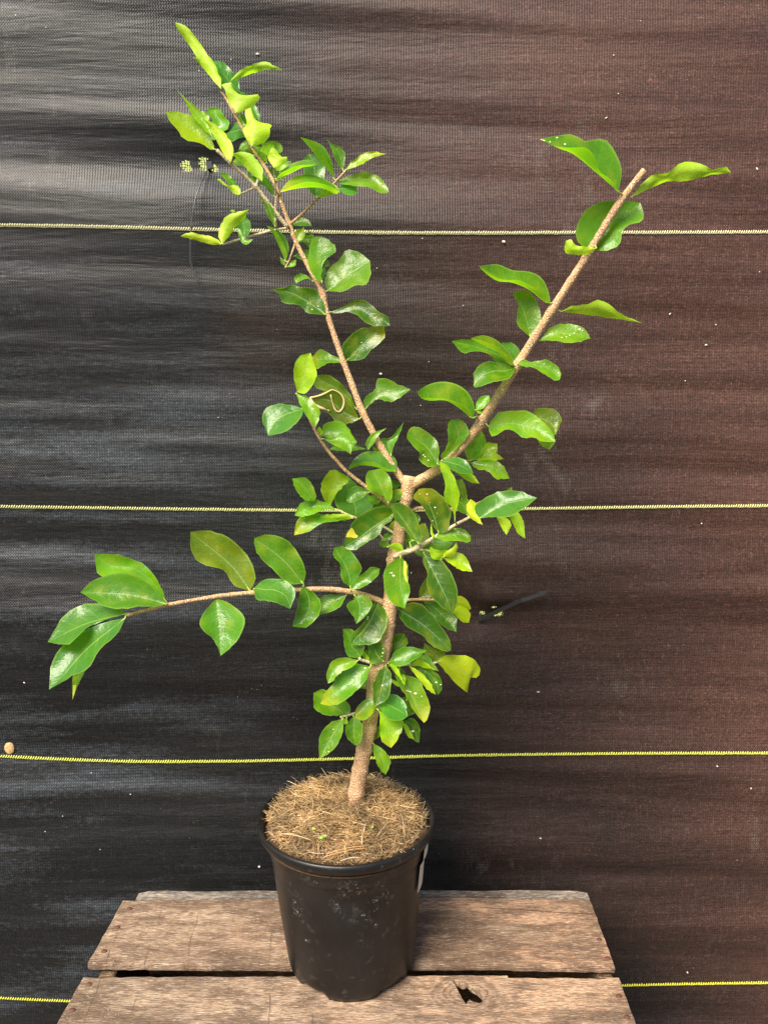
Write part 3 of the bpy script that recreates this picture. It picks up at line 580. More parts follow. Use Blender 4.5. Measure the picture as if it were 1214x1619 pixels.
# region, face (t top seen / u underside seen / f folded), colour, depth cm ; stalk ; side ; tip ; side [; midrib]
LV = """
1uL-1;605,670;560,620 430,460 330,290 185,90;165,35;250,60 350,160 450,310 540,430 600,580
1ul1;600,650;560,625 460,500;335,365;400,385 450,440 520,520
1tb2;790,700;700,690 610,640 570,520;530,402;620,415 720,520 770,600
1ul0;690,600;740,540 800,490 930,430 1030,412 1110,445;1200,488;1050,485 900,520 760,580
1uL-2;755,905;690,800 650,680 615,635;705,608;800,895 900,830 970,768 940,718 880,745 790,730 735,690;785,790 720,680
1tg0;845,1020;800,950;780,900;830,930 860,990
1uL-2;905,1225;840,1120 830,1040 860,1000 835,890;890,850;990,1200 1060,1130 1065,1050 1090,1015 1020,1000 960,990 905,930;930,1100 925,980
1tb2;975,990;900,900 820,780;780,695;850,720 930,820 975,920
1tb2;840,1135;780,1140 705,1170;655,1100;700,1060 740,1000 830,975
1tl0;545,1255;500,1250 410,1190 260,1150 200,1070 110,970;80,893;190,895 330,935 430,1040 520,1170;400,1130 190,960
1tl-1;520,1130;430,1040 330,920 260,790;170,660;260,760 370,850 480,990
3uL-3;352,718;315,675 270,590 235,535;212,505;265,530 325,585 360,650
1tl1;480,1010;420,950;370,885;440,890 490,940
1tG2;500,1150;470,1060 530,980 475,900 485,860;540,848;550,1160 610,1080 660,1060 678,990 620,920 600,870
2tb2;380,440;330,495 270,490;232,460;270,420 330,400
2to2;440,420;340,400;275,375;390,250 310,310
2ul-1;515,645;450,600 370,530 290,440;215,383;310,368 400,385 480,470 520,540
2tg1;630,795;560,720 510,640;520,560;580,640 620,710
2uL1;525,475;480,430 445,370;450,310;520,330 550,400
2uL-2;628,520;575,430 585,370;610,320;690,505 740,450 745,410 700,415 650,350
2tl2;600,470;560,400 515,320;520,270;620,300 620,400
2tG3;620,380;570,330 560,270;600,258;670,275 705,330 690,370
2fg-2;650,630;700,550 790,480 900,448 980,442;1040,485;690,570 790,520 860,495 920,490;700,605 800,565 900,515 970,505
2tb2;585,605;570,560 620,500 720,450;795,455;780,510 700,575 640,600
2tb2;1035,805;960,720 920,560 905,440;960,380;1090,740 1105,620 1110,520 1090,450 1040,395
3fg-1;872,860;850,830 790,795 720,775 650,790 605,830;585,862;830,835 740,812 670,822;850,870 800,845 740,838 660,845
3ul-1.5;772,888;780,865 820,840;872,855;840,872 800,882
3fg0;848,803;835,720 800,650 760,622;683,597;835,760 795,690 745,620;815,755 770,700 725,645
3tg0;887,757;860,725 835,660;810,605;835,630 880,650 897,690
3tl0;897,757;935,712 1010,668;1095,677;1030,695 980,725 930,745
3tG0;858,815;900,790 980,768 1050,785 1095,830;1105,862;1070,865 1010,835 940,830
3tb0;868,850;880,825 910,815 945,830;957,865;930,875 895,868
2tg0;300,760;220,690 150,620;95,555;200,590 260,660 300,720
2ul-1;300,780;240,760 180,700 130,670;80,632;110,625 180,680 270,690 305,740
2tg1;460,660;400,640;370,560;400,560 400,600 450,600
2tg1;478,700;480,670;500,640;520,680
2tg-1;638,1085;560,960 530,860;475,790;560,830 620,920 640,1000
2ul-1;130,1245;100,1180 110,1100 180,980;390,915;340,1000 260,1080 190,1180
2tb0;330,1180;290,1100 265,1040;330,975;390,1030 398,1110 370,1170
2tG-1;260,1070;330,1150 340,1195;425,1205;375,1250 320,1235 285,1150
2tl1;260,935;225,945;208,925;235,920
3uL0;312,1115;270,1080 200,1065 150,1055;108,1072;180,1090 250,1110
3fg0;612,1195;628,1130 605,1070 560,1035;520,1022;620,1160 595,1095 560,1045;600,1170 570,1100 545,1050
3tg0;615,1222;590,1200;585,1172;605,1190
3tG0;618,1222;640,1195;663,1185;655,1215
3tg1;640,1020;660,995 695,985 725,1000;738,1025;690,1022
3tl0;655,1115;650,1060;700,1028;700,1075
3tg1;672,1105;700,1070;748,1072;740,1130 700,1105
3tG1;748,1090;725,1060;715,1040;740,1060
4tg1;375,205;320,205;255,182;310,148 370,150
4tG-1;442,352;400,320 357,240 365,150 385,65;440,58;440,270 450,220 480,185 525,155 515,110 480,75;425,220
4to1;455,255;460,215;475,200;492,240
4tb1;445,325;440,270;460,250;468,290
4tg0;475,405;465,330 490,265 560,205 600,152 680,160;748,212;570,405 650,365 720,355 750,290;610,300
4tG0;385,345;350,325 310,335;275,358;350,310 300,293 265,320
4td-.5;465,558;400,550 345,540 300,490 200,480 165,420;118,395;440,450 380,388 300,385 260,368 190,385;380,495 250,420
4td0;495,540;560,515 640,470 700,465 760,500 800,540 860,570;877,628;545,550 600,535 670,560 740,615 800,628
4td.5;600,850;570,770 620,700 700,645;840,632;640,850 710,830 740,790 800,740 840,700;720,730
4tg.5;565,865;480,865 405,900;375,830;550,835 500,815 430,783
4tg1;330,850;290,890;268,915;310,815 270,865
4tl-.5;285,1050;265,960 270,890 310,820;370,800;330,1060 380,1000 405,930 385,860
4tG-.5;275,1060;340,1080 400,1130 428,1190;400,1280;295,1110 330,1180 370,1240
4tb0;325,1155;300,1220 220,1290 150,1320;98,1330;240,1138 160,1130 80,1170 65,1240
4to1;665,1165;580,1100 470,1045 395,1010;400,945;620,1070 560,1000 480,945
4to-.5;680,1225;600,1255 540,1240 480,1180 400,1130;360,1085;650,1170 590,1100 510,1035 440,1060
4tG.5;445,1330;450,1270 500,1245 580,1255;665,1370;550,1380 640,1390
4tG-.5;448,1350;520,1345 570,1310 620,1330 640,1370;625,1450;500,1380 570,1410
4tl0;425,1335;412,1290;425,1270;448,1310
4tg1;725,1415;600,1428;490,1420;640,1390 520,1395
4tG-1;735,1425;722,1380 760,1320;855,1280;770,1380 800,1330
4tg0;885,1455;830,1400 820,1350 880,1345;963,1245;900,1390 940,1310
4to1;830,1440;780,1430;765,1400;820,1410
4fb-1;910,1558;920,1500 880,1450 790,1430 700,1440 640,1490;607,1548;850,1540 780,1505 700,1500 640,1515;850,1558 790,1530 700,1520 650,1530
4tg0;718,1160;715,1090 780,1040 800,975 860,970 920,1000;1008,1035;750,1130 800,1095 880,1110 950,1075;800,1080 900,1060
5fg-1;757,255;770,180 750,120 720,75 685,65 640,75 600,52 560,52;478,67;735,215 690,180 670,125 640,97 590,98 530,92;745,243 680,187 600,122 550,102 510,82
5ul0;803,275;830,240 880,195 930,190 990,150 1060,160 1100,178 1135,162;1158,187;830,262 890,232 940,215 1000,215 1080,195
5tG1;655,455;620,440 612,390 640,330 690,295 745,288;835,293;710,462 757,440 765,400 790,370 835,360 845,330
5ul-1;680,455;640,450 605,445 590,425;570,430;650,475 610,477 570,470
5fg-.5;515,650;510,610 485,560 440,538 380,533 330,512;262,519;500,620 450,590 400,568 340,565;490,642 440,602 380,577 330,572 290,547
5tg0;445,770;405,730 400,690 405,650 385,625;388,612;475,730 480,690 460,635 430,605;425,690
5ul0;553,680;600,660 650,655 690,640 730,660 770,690;843,722;640,690 720,700 790,712
5tG0;475,785;510,745 550,727 600,728 640,745;658,775;530,782 580,790 620,785
5tg1;400,865;330,860 300,830 250,820 205,825;167,785;370,840 300,795 230,780;290,818
5fo-1;385,868;375,835 330,785 280,765;233,775;372,845 330,808 280,785;370,867 330,824 280,799
5tb1.5;395,860;350,820;345,790;410,830 385,795
5tg-.5;395,878;370,915 310,930 250,950;243,945;340,865 290,860 250,890
5tG-1;400,865;420,852 450,860 500,853 540,875;555,900;420,875 460,880 500,905 545,925
6fg-1;560,460;570,400 540,320 480,265 390,240 300,255;225,300;530,395 460,362 400,343 300,338 240,322;540,452 480,402 400,354 300,354 245,337
6tG-1.5;577,412;580,370 610,330;655,322;620,400 658,350
6tG-1.5;577,415;600,412;625,430;595,432
6tG-1;652,510;680,460 750,422 880,422 960,470 1030,540;1053,600;660,545 690,565 760,522 820,540 860,575 920,572 990,600;780,490 920,520
6to1;900,480;930,415 990,402 1050,415 1088,470;1055,560;1000,560
6tl1;940,585;1000,600 1055,590;1018,652;970,620
6tg-2;352,740;300,750 240,710 245,670 200,620 165,580;165,555;355,690 345,610 300,560 240,520 185,518;280,630
6tg-1;385,705;365,690 400,640 415,580 410,500;430,468;430,670 480,620 530,560 525,520 490,470
6tG1;530,715;513,650 540,600;610,535;570,700 620,640 635,590
6tl1.5;570,705;600,660 640,610;705,612;640,680 700,660
6tl1;560,712;620,665 690,665;743,703;660,715
6tG.5;540,728;600,715 680,712 740,750;778,822;590,765 650,775 700,820
6tb-2;370,715;420,700 480,700 530,730;563,790;400,745 440,770 500,790
6ul-1;440,770;500,790 555,795;598,852;490,810 550,845
6tl-2.5;452,1080;440,1020 425,980 390,950 395,850 370,780;358,720;460,1010 478,920 460,860 445,810 400,740
6to1;490,945;470,900 455,840;495,825;522,945 515,880
6tg1;525,1040;470,1010;460,950;530,950
6td-.5;355,1150;320,1100 290,1040 250,970 205,935;235,885;400,1130 423,1040 400,960 350,910 290,880;310,1010
Aul-1;795,610;775,560;780,480;820,600 800,570
6tb-2;600,1060;565,1000 640,940 720,905 820,898;943,938;680,1050 780,1045 880,985;750,975
6uL-2.5;618,1100;560,1070 530,1030 522,985;545,945;600,1065 570,1020 575,970
6tl0;770,920;765,890;792,872;795,910
6ul-1;700,1050;760,1060 787,1100;760,1160;735,1120
6ul-1;770,1045;820,1020 860,1080;872,1182;800,1090 830,1150
AtG-1.5;410,310;350,240 250,200 215,110 230,30;265,20;440,250 435,150 400,60 340,10;330,130
Atd-3;675,665;600,600 550,530 470,450 440,360;425,310;700,600 680,520 630,400 580,340 500,305;550,470
Atd-1.5;455,400;430,460 360,500 330,570 250,620 150,690 80,715;20,690;430,345 330,340 200,390 100,480 40,600;300,500 150,610
7tl0;290,372;255,310 245,240 290,160;325,152;305,330 330,280 395,210 380,190
7tb1;440,430;350,380 320,310 330,230;390,180;480,400 528,360 510,300 440,240
7td-1.5;515,280;470,310 430,330 400,337;383,325;490,262 440,247 400,270
7tG-1;205,330;150,320 100,260;78,202;212,300 190,240 150,200
7tG-1;335,385;270,375 200,400 130,415;92,410;280,345 200,325 120,350
7tg0;420,428;340,440 240,455 170,500;90,522;370,400 260,408 200,397 130,420 100,460
7ul-1;420,428;330,440 250,455;195,478;390,405 320,405 240,415
Atg1;420,305;450,200;530,180;470,290 520,250
Atg1.5;515,150;460,180;420,105;480,115
Atg2;310,350;250,320;230,265;315,270
Atd2.5;420,345;330,345;300,330;390,310 330,285
Atg1;405,645;400,580 420,500;460,455;470,590 480,520
Atg-1;420,675;370,690;328,670;390,640 340,640
Aul-2;400,690;460,655 520,670;540,715;490,725
Ato1;640,680;660,560 690,490;730,480;740,640 760,580
Atd2;570,700;560,620;580,560;620,690 650,640
Atb1.5;640,745;620,680 720,620 850,620;980,650;700,765 800,720 900,720
AtG-1;820,605;860,560 950,530 1060,535;1125,590;900,635 1000,630 1110,645
Atl-1;870,800;800,790 768,730;775,685;890,760 925,715 860,720 800,700
AuL-1.5;885,780;900,740 970,690;1000,640;960,770 1010,700
Atl-.5;890,790;960,770 1000,735 1080,780;1140,905;960,840 1050,890
7td-1;820,620;880,640 940,690 990,780 1010,870;985,972;815,670 845,730 840,800 870,870 940,940;870,720 940,860
7to1;795,878;800,830 830,770;850,770;850,875 870,850
7td1;812,890;870,890 930,930 1000,990;1005,1070;850,940 890,990 940,1040
7uy1;985,950;1010,870 1060,885;1088,935;1060,950
7uy.5;985,960;1020,920 1080,960;1075,1015;1040,1010
7tG-2.5;690,645;728,690 725,760 738,840;712,935;620,690 597,760 610,850 650,910;688,780
7tg0;408,820;360,770 350,680 312,640;318,590;440,770 467,710 430,640 380,590;390,720
7tg-1;412,830;425,780 480,740 530,702;572,710;450,825 500,800 560,750
7tg-1;430,862;480,865 525,900 510,950 470,1000;440,1022;425,885 400,900 392,930 425,980
7tg0;385,862;350,920 300,950;235,972;280,860 235,890
8tg-.5;1108,272;1040,265 990,215 930,160 905,110;903,82;1115,220 1090,160 1040,95 960,68;1020,170
8tb-.5;900,292;940,258 1000,255 1040,265 1073,310;1052,377;915,335 960,340 1010,355
8tg-.5;1105,280;1150,310 1178,350 1170,400 1120,450;1062,450;1095,310 1085,370 1075,410
8to0;885,300;820,275 790,225 760,205 690,185 645,140;637,55;907,250 890,190 850,130 780,75 700,52;800,190
8tg0;745,335;790,350 850,400 855,450 820,520;763,573;720,360 683,420 690,460 740,510;760,450
8tg-1;540,357;480,365 420,362 370,372 290,365 220,330;178,307;460,270 380,232 310,232 230,262;380,318
8tG1;538,350;440,260 350,230 270,240 245,200;238,148;500,260 450,200 390,170 310,150
8tb0;375,395;300,415 220,445 180,475 130,520 90,522;42,515;330,375 260,358 180,365 110,410;200,440
8tb-1;365,415;330,480 260,540 210,620 150,650;48,713;280,435 200,470 110,530 60,610;210,540 110,650
8tl0;200,625;195,640 165,700;145,757;150,650
9td0;525,50;573,110 565,200 520,280 440,300;357,300;500,50 470,110 430,180 370,240;460,180
9td0;645,90;700,55 780,60 850,130 900,200 950,270;960,335;650,130 700,190 790,240 830,290 920,340;800,190
9td1;600,340;595,290 640,235;680,235;650,330 697,290
9tg-1;585,405;630,340 700,315;815,335;620,425 670,425 740,390
9td-1.5;555,400;480,410 470,360;462,300;560,340 545,295 500,280
9tg.5;415,385;350,370 325,320;312,205;440,310 400,290 370,215
9tl1;440,390;430,360;440,335;468,385
9tG0;405,395;370,430 290,470 250,520;222,533;330,380 250,400 215,480
9tg-1;478,432;440,520 360,600 290,650 230,665;177,655;400,420 310,450 260,530 200,600;330,545
9tg1;310,725;220,722 145,680;135,590;355,705 330,645 200,573
9td-2.5;570,425;598,480 595,560 570,630;505,668;530,460 495,540 490,600
9tG-1.5;512,670;480,720 430,752;382,740;495,605 450,630 395,680
9tb-3;520,655;570,610 620,602 680,650;700,730;545,700 590,745 660,752
9tl-2;522,690;600,740 665,750 660,820 630,880;600,920;535,730 535,800 550,880;575,790
9uL-2;580,412;630,430 660,490;682,545;610,450 650,500
9tl-1;655,500;672,478;690,500;680,540
9tG-.5;650,475;760,510 800,590 828,660 820,740;797,770;625,480 660,560 700,620 740,700;720,600
9td1;640,430;680,460;690,520;650,500
9uL-1.5;700,420;780,470 840,540;868,600;760,500 820,570
9td.5;715,425;800,430 880,480 905,560;880,603;780,470 840,540
9tg0;740,405;770,365 820,370 860,420;885,460;780,400 820,435
9uL-1;725,410;780,390;870,455;800,440
9to1;860,400;800,350;800,290;900,390 920,350 850,320
9uy0;875,405;920,370 1010,368 1080,385 1125,430 1128,480;1110,500;920,450 980,520 1040,570 1062,575 1045,500
9td1;700,730;660,690;655,620;748,700 700,620
9tl0;645,555;605,525;600,505;650,530
9td-.5;670,760;730,745 770,800;768,888;700,800 735,870
9uL-1.5;665,765;700,790;740,870;700,850
9tg-1;310,745;312,800 290,870 250,930;170,990;240,770 180,840 170,900;240,860
9tg-.5;375,730;420,770 425,840 410,895;385,905;330,790 340,860
9tl-.5;335,745;310,745;318,780;340,770
9tG-.5;492,892;550,930 595,1000;568,1082;500,960 530,1040
9tg.5;492,880;500,820;525,785;538,840
2tG1;700,640;680,560 690,500;770,470;740,600 775,520
2tl0;560,470;520,430 500,390;470,345;540,390 560,430
2tG1;400,300;350,330;290,345;370,260 310,290
1tl0;790,1010;770,960;760,930;830,1000 800,950
3tG1;500,700;470,680;455,640;500,650
3tl1;580,760;560,735;590,700;620,735
7tG1;560,350;520,330;500,300;560,300
7tg1;560,400;520,385 480,370;450,345;540,340
7tG.5;640,500;600,520;575,560;650,540
Atg1;480,560;520,600;560,650;520,560
7tg1;760,480;745,430;760,380;800,430
7tl1;740,560;760,520;800,490;800,540
9tg1;560,380;520,340;500,290;570,320
9tG1;560,660;530,690;540,740;585,700
9tg1;470,480;440,500;400,560;460,560
9tG1;620,600;600,640;640,700;660,640
9tg1;500,420;455,380;450,330;500,360
"""
SPOTS = {  # pale flecks on the leaves: region, points, radius in that region's px
 '5': [(515, 77, 4), (540, 62, 5), (568, 85, 5), (620, 743, 6), (600, 757, 3), (585, 764, 3), (573, 770, 3), (557, 772, 3), (630, 748, 3)],
 '6': [(262, 680, 7), (272, 690, 6), (292, 712, 6), (285, 915, 8), (332, 995, 8), (300, 965, 4), (318, 1075, 5), (240, 915, 5), (345, 1030, 3)],
 '4': [(418, 502, 5), (378, 523, 5), (350, 487, 4), (694, 735, 5), (352, 508, 3)],
 '7': [(640, 735, 7), (650, 750, 11), (630, 735, 5), (630, 425, 4), (392, 228, 4), (497, 775, 5)],
 '9': [(550, 350, 8), (552, 325, 4), (870, 527, 9), (897, 540, 6), (695, 577, 6), (708, 580, 6), (718, 584, 6), (746, 593, 11), (784, 610, 5), (693, 632, 6), (548, 545, 7), (730, 820, 12), (445, 440, 9), (462, 135, 7), (460, 148, 6), (478, 185, 4), (255, 808, 5), (226, 942, 5), (228, 955, 3), (545, 370, 5)]}
PATCH = [('A', YEL, [(36, 602), (45, 575), (60, 555), (75, 530), (92, 520), (102, 535), (100, 560), (120, 572), (144, 592), (138, 607), (110, 612), (80, 604), (55, 606)]),
         ('7', YEL, [(708, 668), (727, 655), (727, 700), (722, 745), (728, 790), (716, 770), (706, 735)]),
         ('8', YEL, [(148, 695), (164, 693), (158, 715), (147, 750)]),
         ('4', SCAR, [(362, 1086), (385, 1090), (430, 1080), (480, 1055), (500, 1038), (520, 1036), (555, 1055), (580, 1085), (583, 1130), (570, 1165), (550, 1182), (530, 1175), (512, 1130), (495, 1060), (502, 1058), (520, 1110), (540, 1165), (552, 1168), (566, 1145), (572, 1110), (560, 1078), (530, 1056), (505, 1048), (480, 1068), (435, 1092), (400, 1102), (420, 1130), (460, 1150), (488, 1170), (470, 1172), (420, 1155), (390, 1130)]),
         ('5', SCAR, [(478, 67), (488, 68), (500, 72), (495, 75), (484, 71)])]
def parse():
    out = []
    for ln in LV.strip().split('\n'):
        h, *rest = ln.split(';'); rg, face, col, d = h[0], h[1], h[2], float(h[3:])
        ox, oy, s = REG[rg]
        cv = lambda t: [Vector((ox + float(a.split(',')[0]) / s, oy + float(a.split(',')[1]) / s, 0)) for a in t.split()]
        B, Ls, T, Rs = cv(rest[0])[0], cv(rest[1]), cv(rest[2])[0], cv(rest[3])
        Mi = cv(rest[4]) if len(rest) > 4 else None
        def od(q):
            if len(q) > 1 and (q[0] - B).length + (q[-1] - T).length > (q[0] - T).length + (q[-1] - B).length: q.reverse()
        od(Ls); od(Rs)
        if Mi: od(Mi)
        out.append((face, col, d, B, Ls, T, Rs, Mi))
    return out
def sarea(poly): return sum(poly[i].x * poly[(i+1) % len(poly)].y - poly[(i+1) % len(poly)].x * poly[i].y for i in range(len(poly))) / 2
leaves = parse(); built = []
pet_keys = list(BR)
for idx, (face, col, d, B, Ls, T, Rs, Mi) in enumerate(leaves):
    rr = random.Random(100 + idx); NL, NA = 16, 5
    ref = Rs if face != 'f' else Mi
    if sarea([B] + Ls + [T] + ref[::-1]) < 0:                       # make side one lie to the left of travel
        if face == 'f': flip = True
        else: Ls, Rs = Rs, Ls; flip = False
    else: flip = False
    el = catmull([B] + Ls + [T], NL); er = catmull([B] + Rs + [T], NL)
    if face != 'f':
        for i in range(NL + 1):
            mc = el[i].lerp(er[i], .5); el[i] = mc + (el[i] - mc) * 1.07; er[i] = mc + (er[i] - mc) * 1.07
    for i in range(2, NL - 1):
        for e_, sd_ in ((el, 3), (er, 9)):
            if face != 'f': e_[i] = e_[i] + Vector((mn.noise(Vector((i * .8, idx, sd_))), mn.noise(Vector((i * .8, idx, sd_ + 2))), 0)) * min(2.2, (T - B).length * .03)
    if Mi: em = catmull([B] + Mi + [T], NL)
    else: em = [el[i].lerp(er[i], .5) for i in range(NL + 1)]
    key = min(pet_keys, key=lambda k: nearest(k, (B.x, B.y))[0] + (3 if BR[k][0][0].x == 0 else 0))
    dist, Yb, bi = nearest(key, (B.x, B.y))
    Y0 = Yb + d * .008
    side_up = {'t': 1.0, 'u': -1.0, 'f': 1.0}[face]
    tilt = rr.uniform(.35, .75) + (.5 if col == 'b' else 0) - (.25 if col in 'do' else 0)
    if face == 'u': tilt = rr.uniform(.3, .6)
    tm = (rr.uniform(.05, .3) if face == 't' else -.1)            # tilt along the leaf
    bowd = rr.uniform(-.10, .16); wav = rr.uniform(.015, .045); wk = rr.uniform(1.4, 2.8); wp = rr.uniform(0, 6.28); wp2 = rr.uniform(0, 6.28)
    Ln = (T - B).length
    bm = bmesh.new(); uvl = bm.loops.layers.uv.new('UVMap'); cl = bm.loops.layers.float_color.new('tint')
    grid = []
    for i in range(NL + 1):
        t = i / NL; row = []
        mdep = (-(em[i].y - B.y) * tm * side_up + Ln * (bowd * t * (1 - t) * 2 + (-.12 if side_up > 0 else .05) * t)) * MPX
        for j in range(-NA, NA + 1):
            s = j / NA; e = el[i] if s < 0 else er[i]; a = abs(s)
            p = em[i].lerp(e, a); upd = -(e.y - em[i].y) * MPX; wd = (e - em[i]).length * MPX
            if face == 'f':
                dep = (upd * .8 * a) if s < 0 else (-upd * 1.1 - .0035 * math.sin(math.pi * t)) * a
                dep += .0006 * math.sin(6.28 * t * wk + wp) * a
            else:
                dep = side_up * (tilt * upd * a) - side_up * .30 * wd * (a ** 1.6) + wav * Ln * MPX * a * a * math.sin(6.28 * t * wk + (wp if s < 0 else wp2)) * math.sin(math.pi * t)
            row.append((p, Y0 + mdep + dep))
        grid.append(row)
    V = [[bm.verts.new(P(p.x, p.y, y)) for p, y in row] for row in grid]
    tint = TINT[col]; k = rr.uniform(.85, 1.18); tint = (tint[0] * k * rr.uniform(.85, 1.2), tint[1] * k, tint[2] * k)
    want_back = (face == 'u')
    tipy = any((T.x - (460 + a / 3.794)) ** 2 + (T.y - (940 + b / 3.794)) ** 2 < 9 for a, b in ((177, 655), (600, 920), (797, 770), (1005, 1070))) or rr.random() < .12
    def tc_(i, j):
        k = max(0, (i / NL - .55) / .45) ** 1.3 * .75 if tipy else 0
        k += .35 * max(0, mn.noise(Vector((i * .35, j * .5, idx * 3.1)))) if col in 'ogGd' else 0
        k = min(k, .85); return tuple(tint[q] * (1 - k) + (.42, .44, .02)[q] * k for q in range(3)) + (1,)
    for i in range(NL):
        for j in range(2 * NA):
            q = [(i, j), (i, j+1), (i+1, j+1), (i+1, j)]
            if want_back ^ flip: q = q[::-1]
            try: f = bm.faces.new([V[a][b] for a, b in q])
            except ValueError: continue
            for lp, (a, b) in zip(f.loops, q): lp[uvl].uv = (b / NA - 1, a / NL); lp[cl] = tc_(a, b)
    bvh = BVHTree.FromBMesh(bm)
    # stalk
    if dist < 16:
        a = P(BR[key][0][bi].x, BR[key][0][bi].y, Yb); b = V[0][NA].co.copy(); c = V[1][NA].co.copy()
        tube(bm, [a, a.lerp(b, .6) + Vector((0, 0, .0004)), b, c], [.0010, .0008, .0007, .0004], 6, True, 1)
    area = abs(sarea([Vector((p.x, p.y, 0)) for p in el + er[::-1]]))
    built.append([area, idx, bm, bvh, key, col, face, cl])
# flecks, bites and scars sit on whichever leaf is nearest the camera there
O = Vector((0, 0, HC))
def top_leaf(px, py):
    r = ray(px, py).normalized(); best = None
    for b in built:
        h = b[3].ray_cast(O, r)
        if h[0] is not None and (best is None or h[3] < best[1]): best = (b, h[3])
    return best
def decal(px_list, mi, lift=.0005):
    c = sum((Vector((x, y, 0)) for x, y in px_list), Vector()) / len(px_list); cand = {}
    for x, y in px_list + [(c.x, c.y)]:
        t = top_leaf(x, y)
        if t: cand[t[0][1]] = cand.get(t[0][1], 0) + 1
    if not cand: return
    li = max(cand, key=cand.get); b = [q for q in built if q[1] == li][0]; bm = b[2]
    def proj(x, y):
        r = ray(x, y).normalized(); h = b[3].ray_cast(O, r)
        if h[0] is None:
            h0 = b[3].find_nearest(O + r * (c_d)); return h0[0] - r * lift if h0[0] else None
        return h[0] - r * lift
    hc = b[3].ray_cast(O, ray(c.x, c.y).normalized()); c_d = hc[3] if hc[0] else .85
    vs = [proj(x, y) for x, y in px_list]
    if any(v is None for v in vs): return
    f = bm.faces.new([bm.verts.new(v) for v in vs]); f.material_index = mi; bmesh.ops.triangulate(bm, faces=[f])
for rg, pts in SPOTS.items():
    ox, oy, s = REG[rg]
    for (x, y, r) in pts:
        X, Y = ox + x / s, oy + y / s; r = max(.8, r / s) * .62; an = random.Random(int(x * y)).uniform(0, 3)
        decal([(X + r * 1.2 * math.cos(k * .785 + an), Y + r * .8 * math.sin(k * .785 + an)) for k in range(8)], 2)
for rg, mt, pts in PATCH:
    ox, oy, s = REG[rg]; pts_ = [(ox + x / s, oy + y / s) for x, y in pts]
    if mt is YEL: decal(pts_, 3)
    elif len(pts) < 8: decal(pts_, 4)
for path, rad_ in (([(365, 1088), (400, 1082), (440, 1070), (480, 1050), (505, 1037), (535, 1042), (562, 1062), (580, 1095), (582, 1130), (568, 1165), (546, 1180), (526, 1165), (510, 1125), (497, 1068)], .0008), ([(364, 1088), (385, 1118), (420, 1145), (455, 1160), (488, 1172)], .0011)):
    q = [(400 + x / 4.0467, 360 + y / 4.0467) for x, y in path]; hit = top_leaf(400 + 450 / 4.0467, 360 + 1120 / 4.0467)
    if hit:
        b = hit[0]; ps = []
        for x, y in q:
            r = ray(x, y).normalized(); h = b[3].ray_cast(O, r)
            ps.append((h[0] if h[0] is not None else b[3].find_nearest(O + r * hit[1])[0]) - r * .0006)
        tube(b[2], catmull(ps, 26), [rad_ * (.5 + .9 * abs(math.sin(i * .23 + 1))) for i in range(27)], 6, True, 4)
built.sort(key=lambda b: -b[0])
CN = {'g': 'mid green', 'd': 'dark glossy green', 'b': 'bluish green', 'l': 'bright lime green', 'L': 'pale lime green', 'o': 'olive tinged', 'y': 'clear yellow', 'G': 'fresh green'}
rest = bmesh.new()
for n, (area, idx, bm, bvh, key, col, face, cl) in enumerate(built):
    if n < 100:
        o = obj('leaf', bm, [LEAF, PET, SPOT, YEL, SCAR], BR[key][2])
        if col in 'yoL': o['label'] = CN[col] + ' leaf'
    else:
        me = bpy.data.meshes.new('t'); bm.to_mesh(me); bm.free(); rest.from_mesh(me); bpy.data.meshes.remove(me)
o = obj('small_leaves', rest, [LEAF, PET, SPOT, YEL, SCAR], pl); o['kind'] = 'stuff'; o['label'] = 'smaller leaves scattered among the large ones'

# ------------------------------------------------------------------ cable ties, a dry seed case and lint on the cloth
NYL = simple('black_nylon', (.016, .018, .020), .35)
def wpt(px, py, off): p = Wl(px, py); return Vector((p.x, p.y - cloth_off(p.x, p.z) - off, p.z))
t = empty('cable_tie', wpt(328, 258, .0)); tag(t, 'thin black cable tie with long kinked tail hanging from the hole at upper left', 'cable tie', 'cable ties holding the cloth')
bm = bmesh.new(); c = wpt(329, 258, .003); box(bm, c.x - .0042, c.x + .0042, c.y - .003, c.y + .002, c.z - .005, c.z + .0048, .0008); bmesh.ops.rotate(bm, cent=c, matrix=Matrix.Rotation(R(-14), 3, 'Y'), verts=bm.verts); obj('tie_head', bm, NYL, t, False)
bm = bmesh.new(); tube(bm, [wpt(*p) for p in ((327, 264, .005), (322, 290, .010), (316, 320, .013), (311, 350, .013), (307.5, 385, .011), (305.5, 416, .008), (309, 428, .008), (315, 442, .007), (321, 455, .006))], [.0009] * 6 + [.0006, .0005, .0004], 6); obj('tie_tail', bm, simple('worn_nylon', (.05, .058, .065), .3), t)
t = empty('cable_tie', wpt(765, 978, .0)); tag(t, 'short thick black cable tie slanting up from the hole at lower right of the trunk', 'cable tie', 'cable ties holding the cloth')
def strap(name, a, b, w, th, mat, par, oa, ob):
    A, B_ = wpt(*a, oa), wpt(*b, ob); d = (B_ - A).normalized(); s = d.cross(Vector((0, -1, 0))).normalized(); nrm = d.cross(s)
    bm = bmesh.new(); vs = []
    for P0, ww in ((A, w), (A.lerp(B_, .93), w), (B_, w * .55)):
        vs.append([bm.verts.new(P0 + s * i * ww / 2 + nrm * j * th / 2) for i, j in ((-1, -1), (1, -1), (1, 1), (-1, 1))])
    for k in range(2):
        for q in range(4): bm.faces.new((vs[k][q], vs[k][(q+1) % 4], vs[k+1][(q+1) % 4], vs[k+1][q]))
    bm.faces.new(vs[0][::-1]); bm.faces.new(vs[2]); bmesh.ops.recalc_face_normals(bm, faces=bm.faces); return obj(name, bm, mat, par, False)
strap('tie_strap', (760, 981), (823, 943), .0052, .0018, NYL, t, .004, .012)
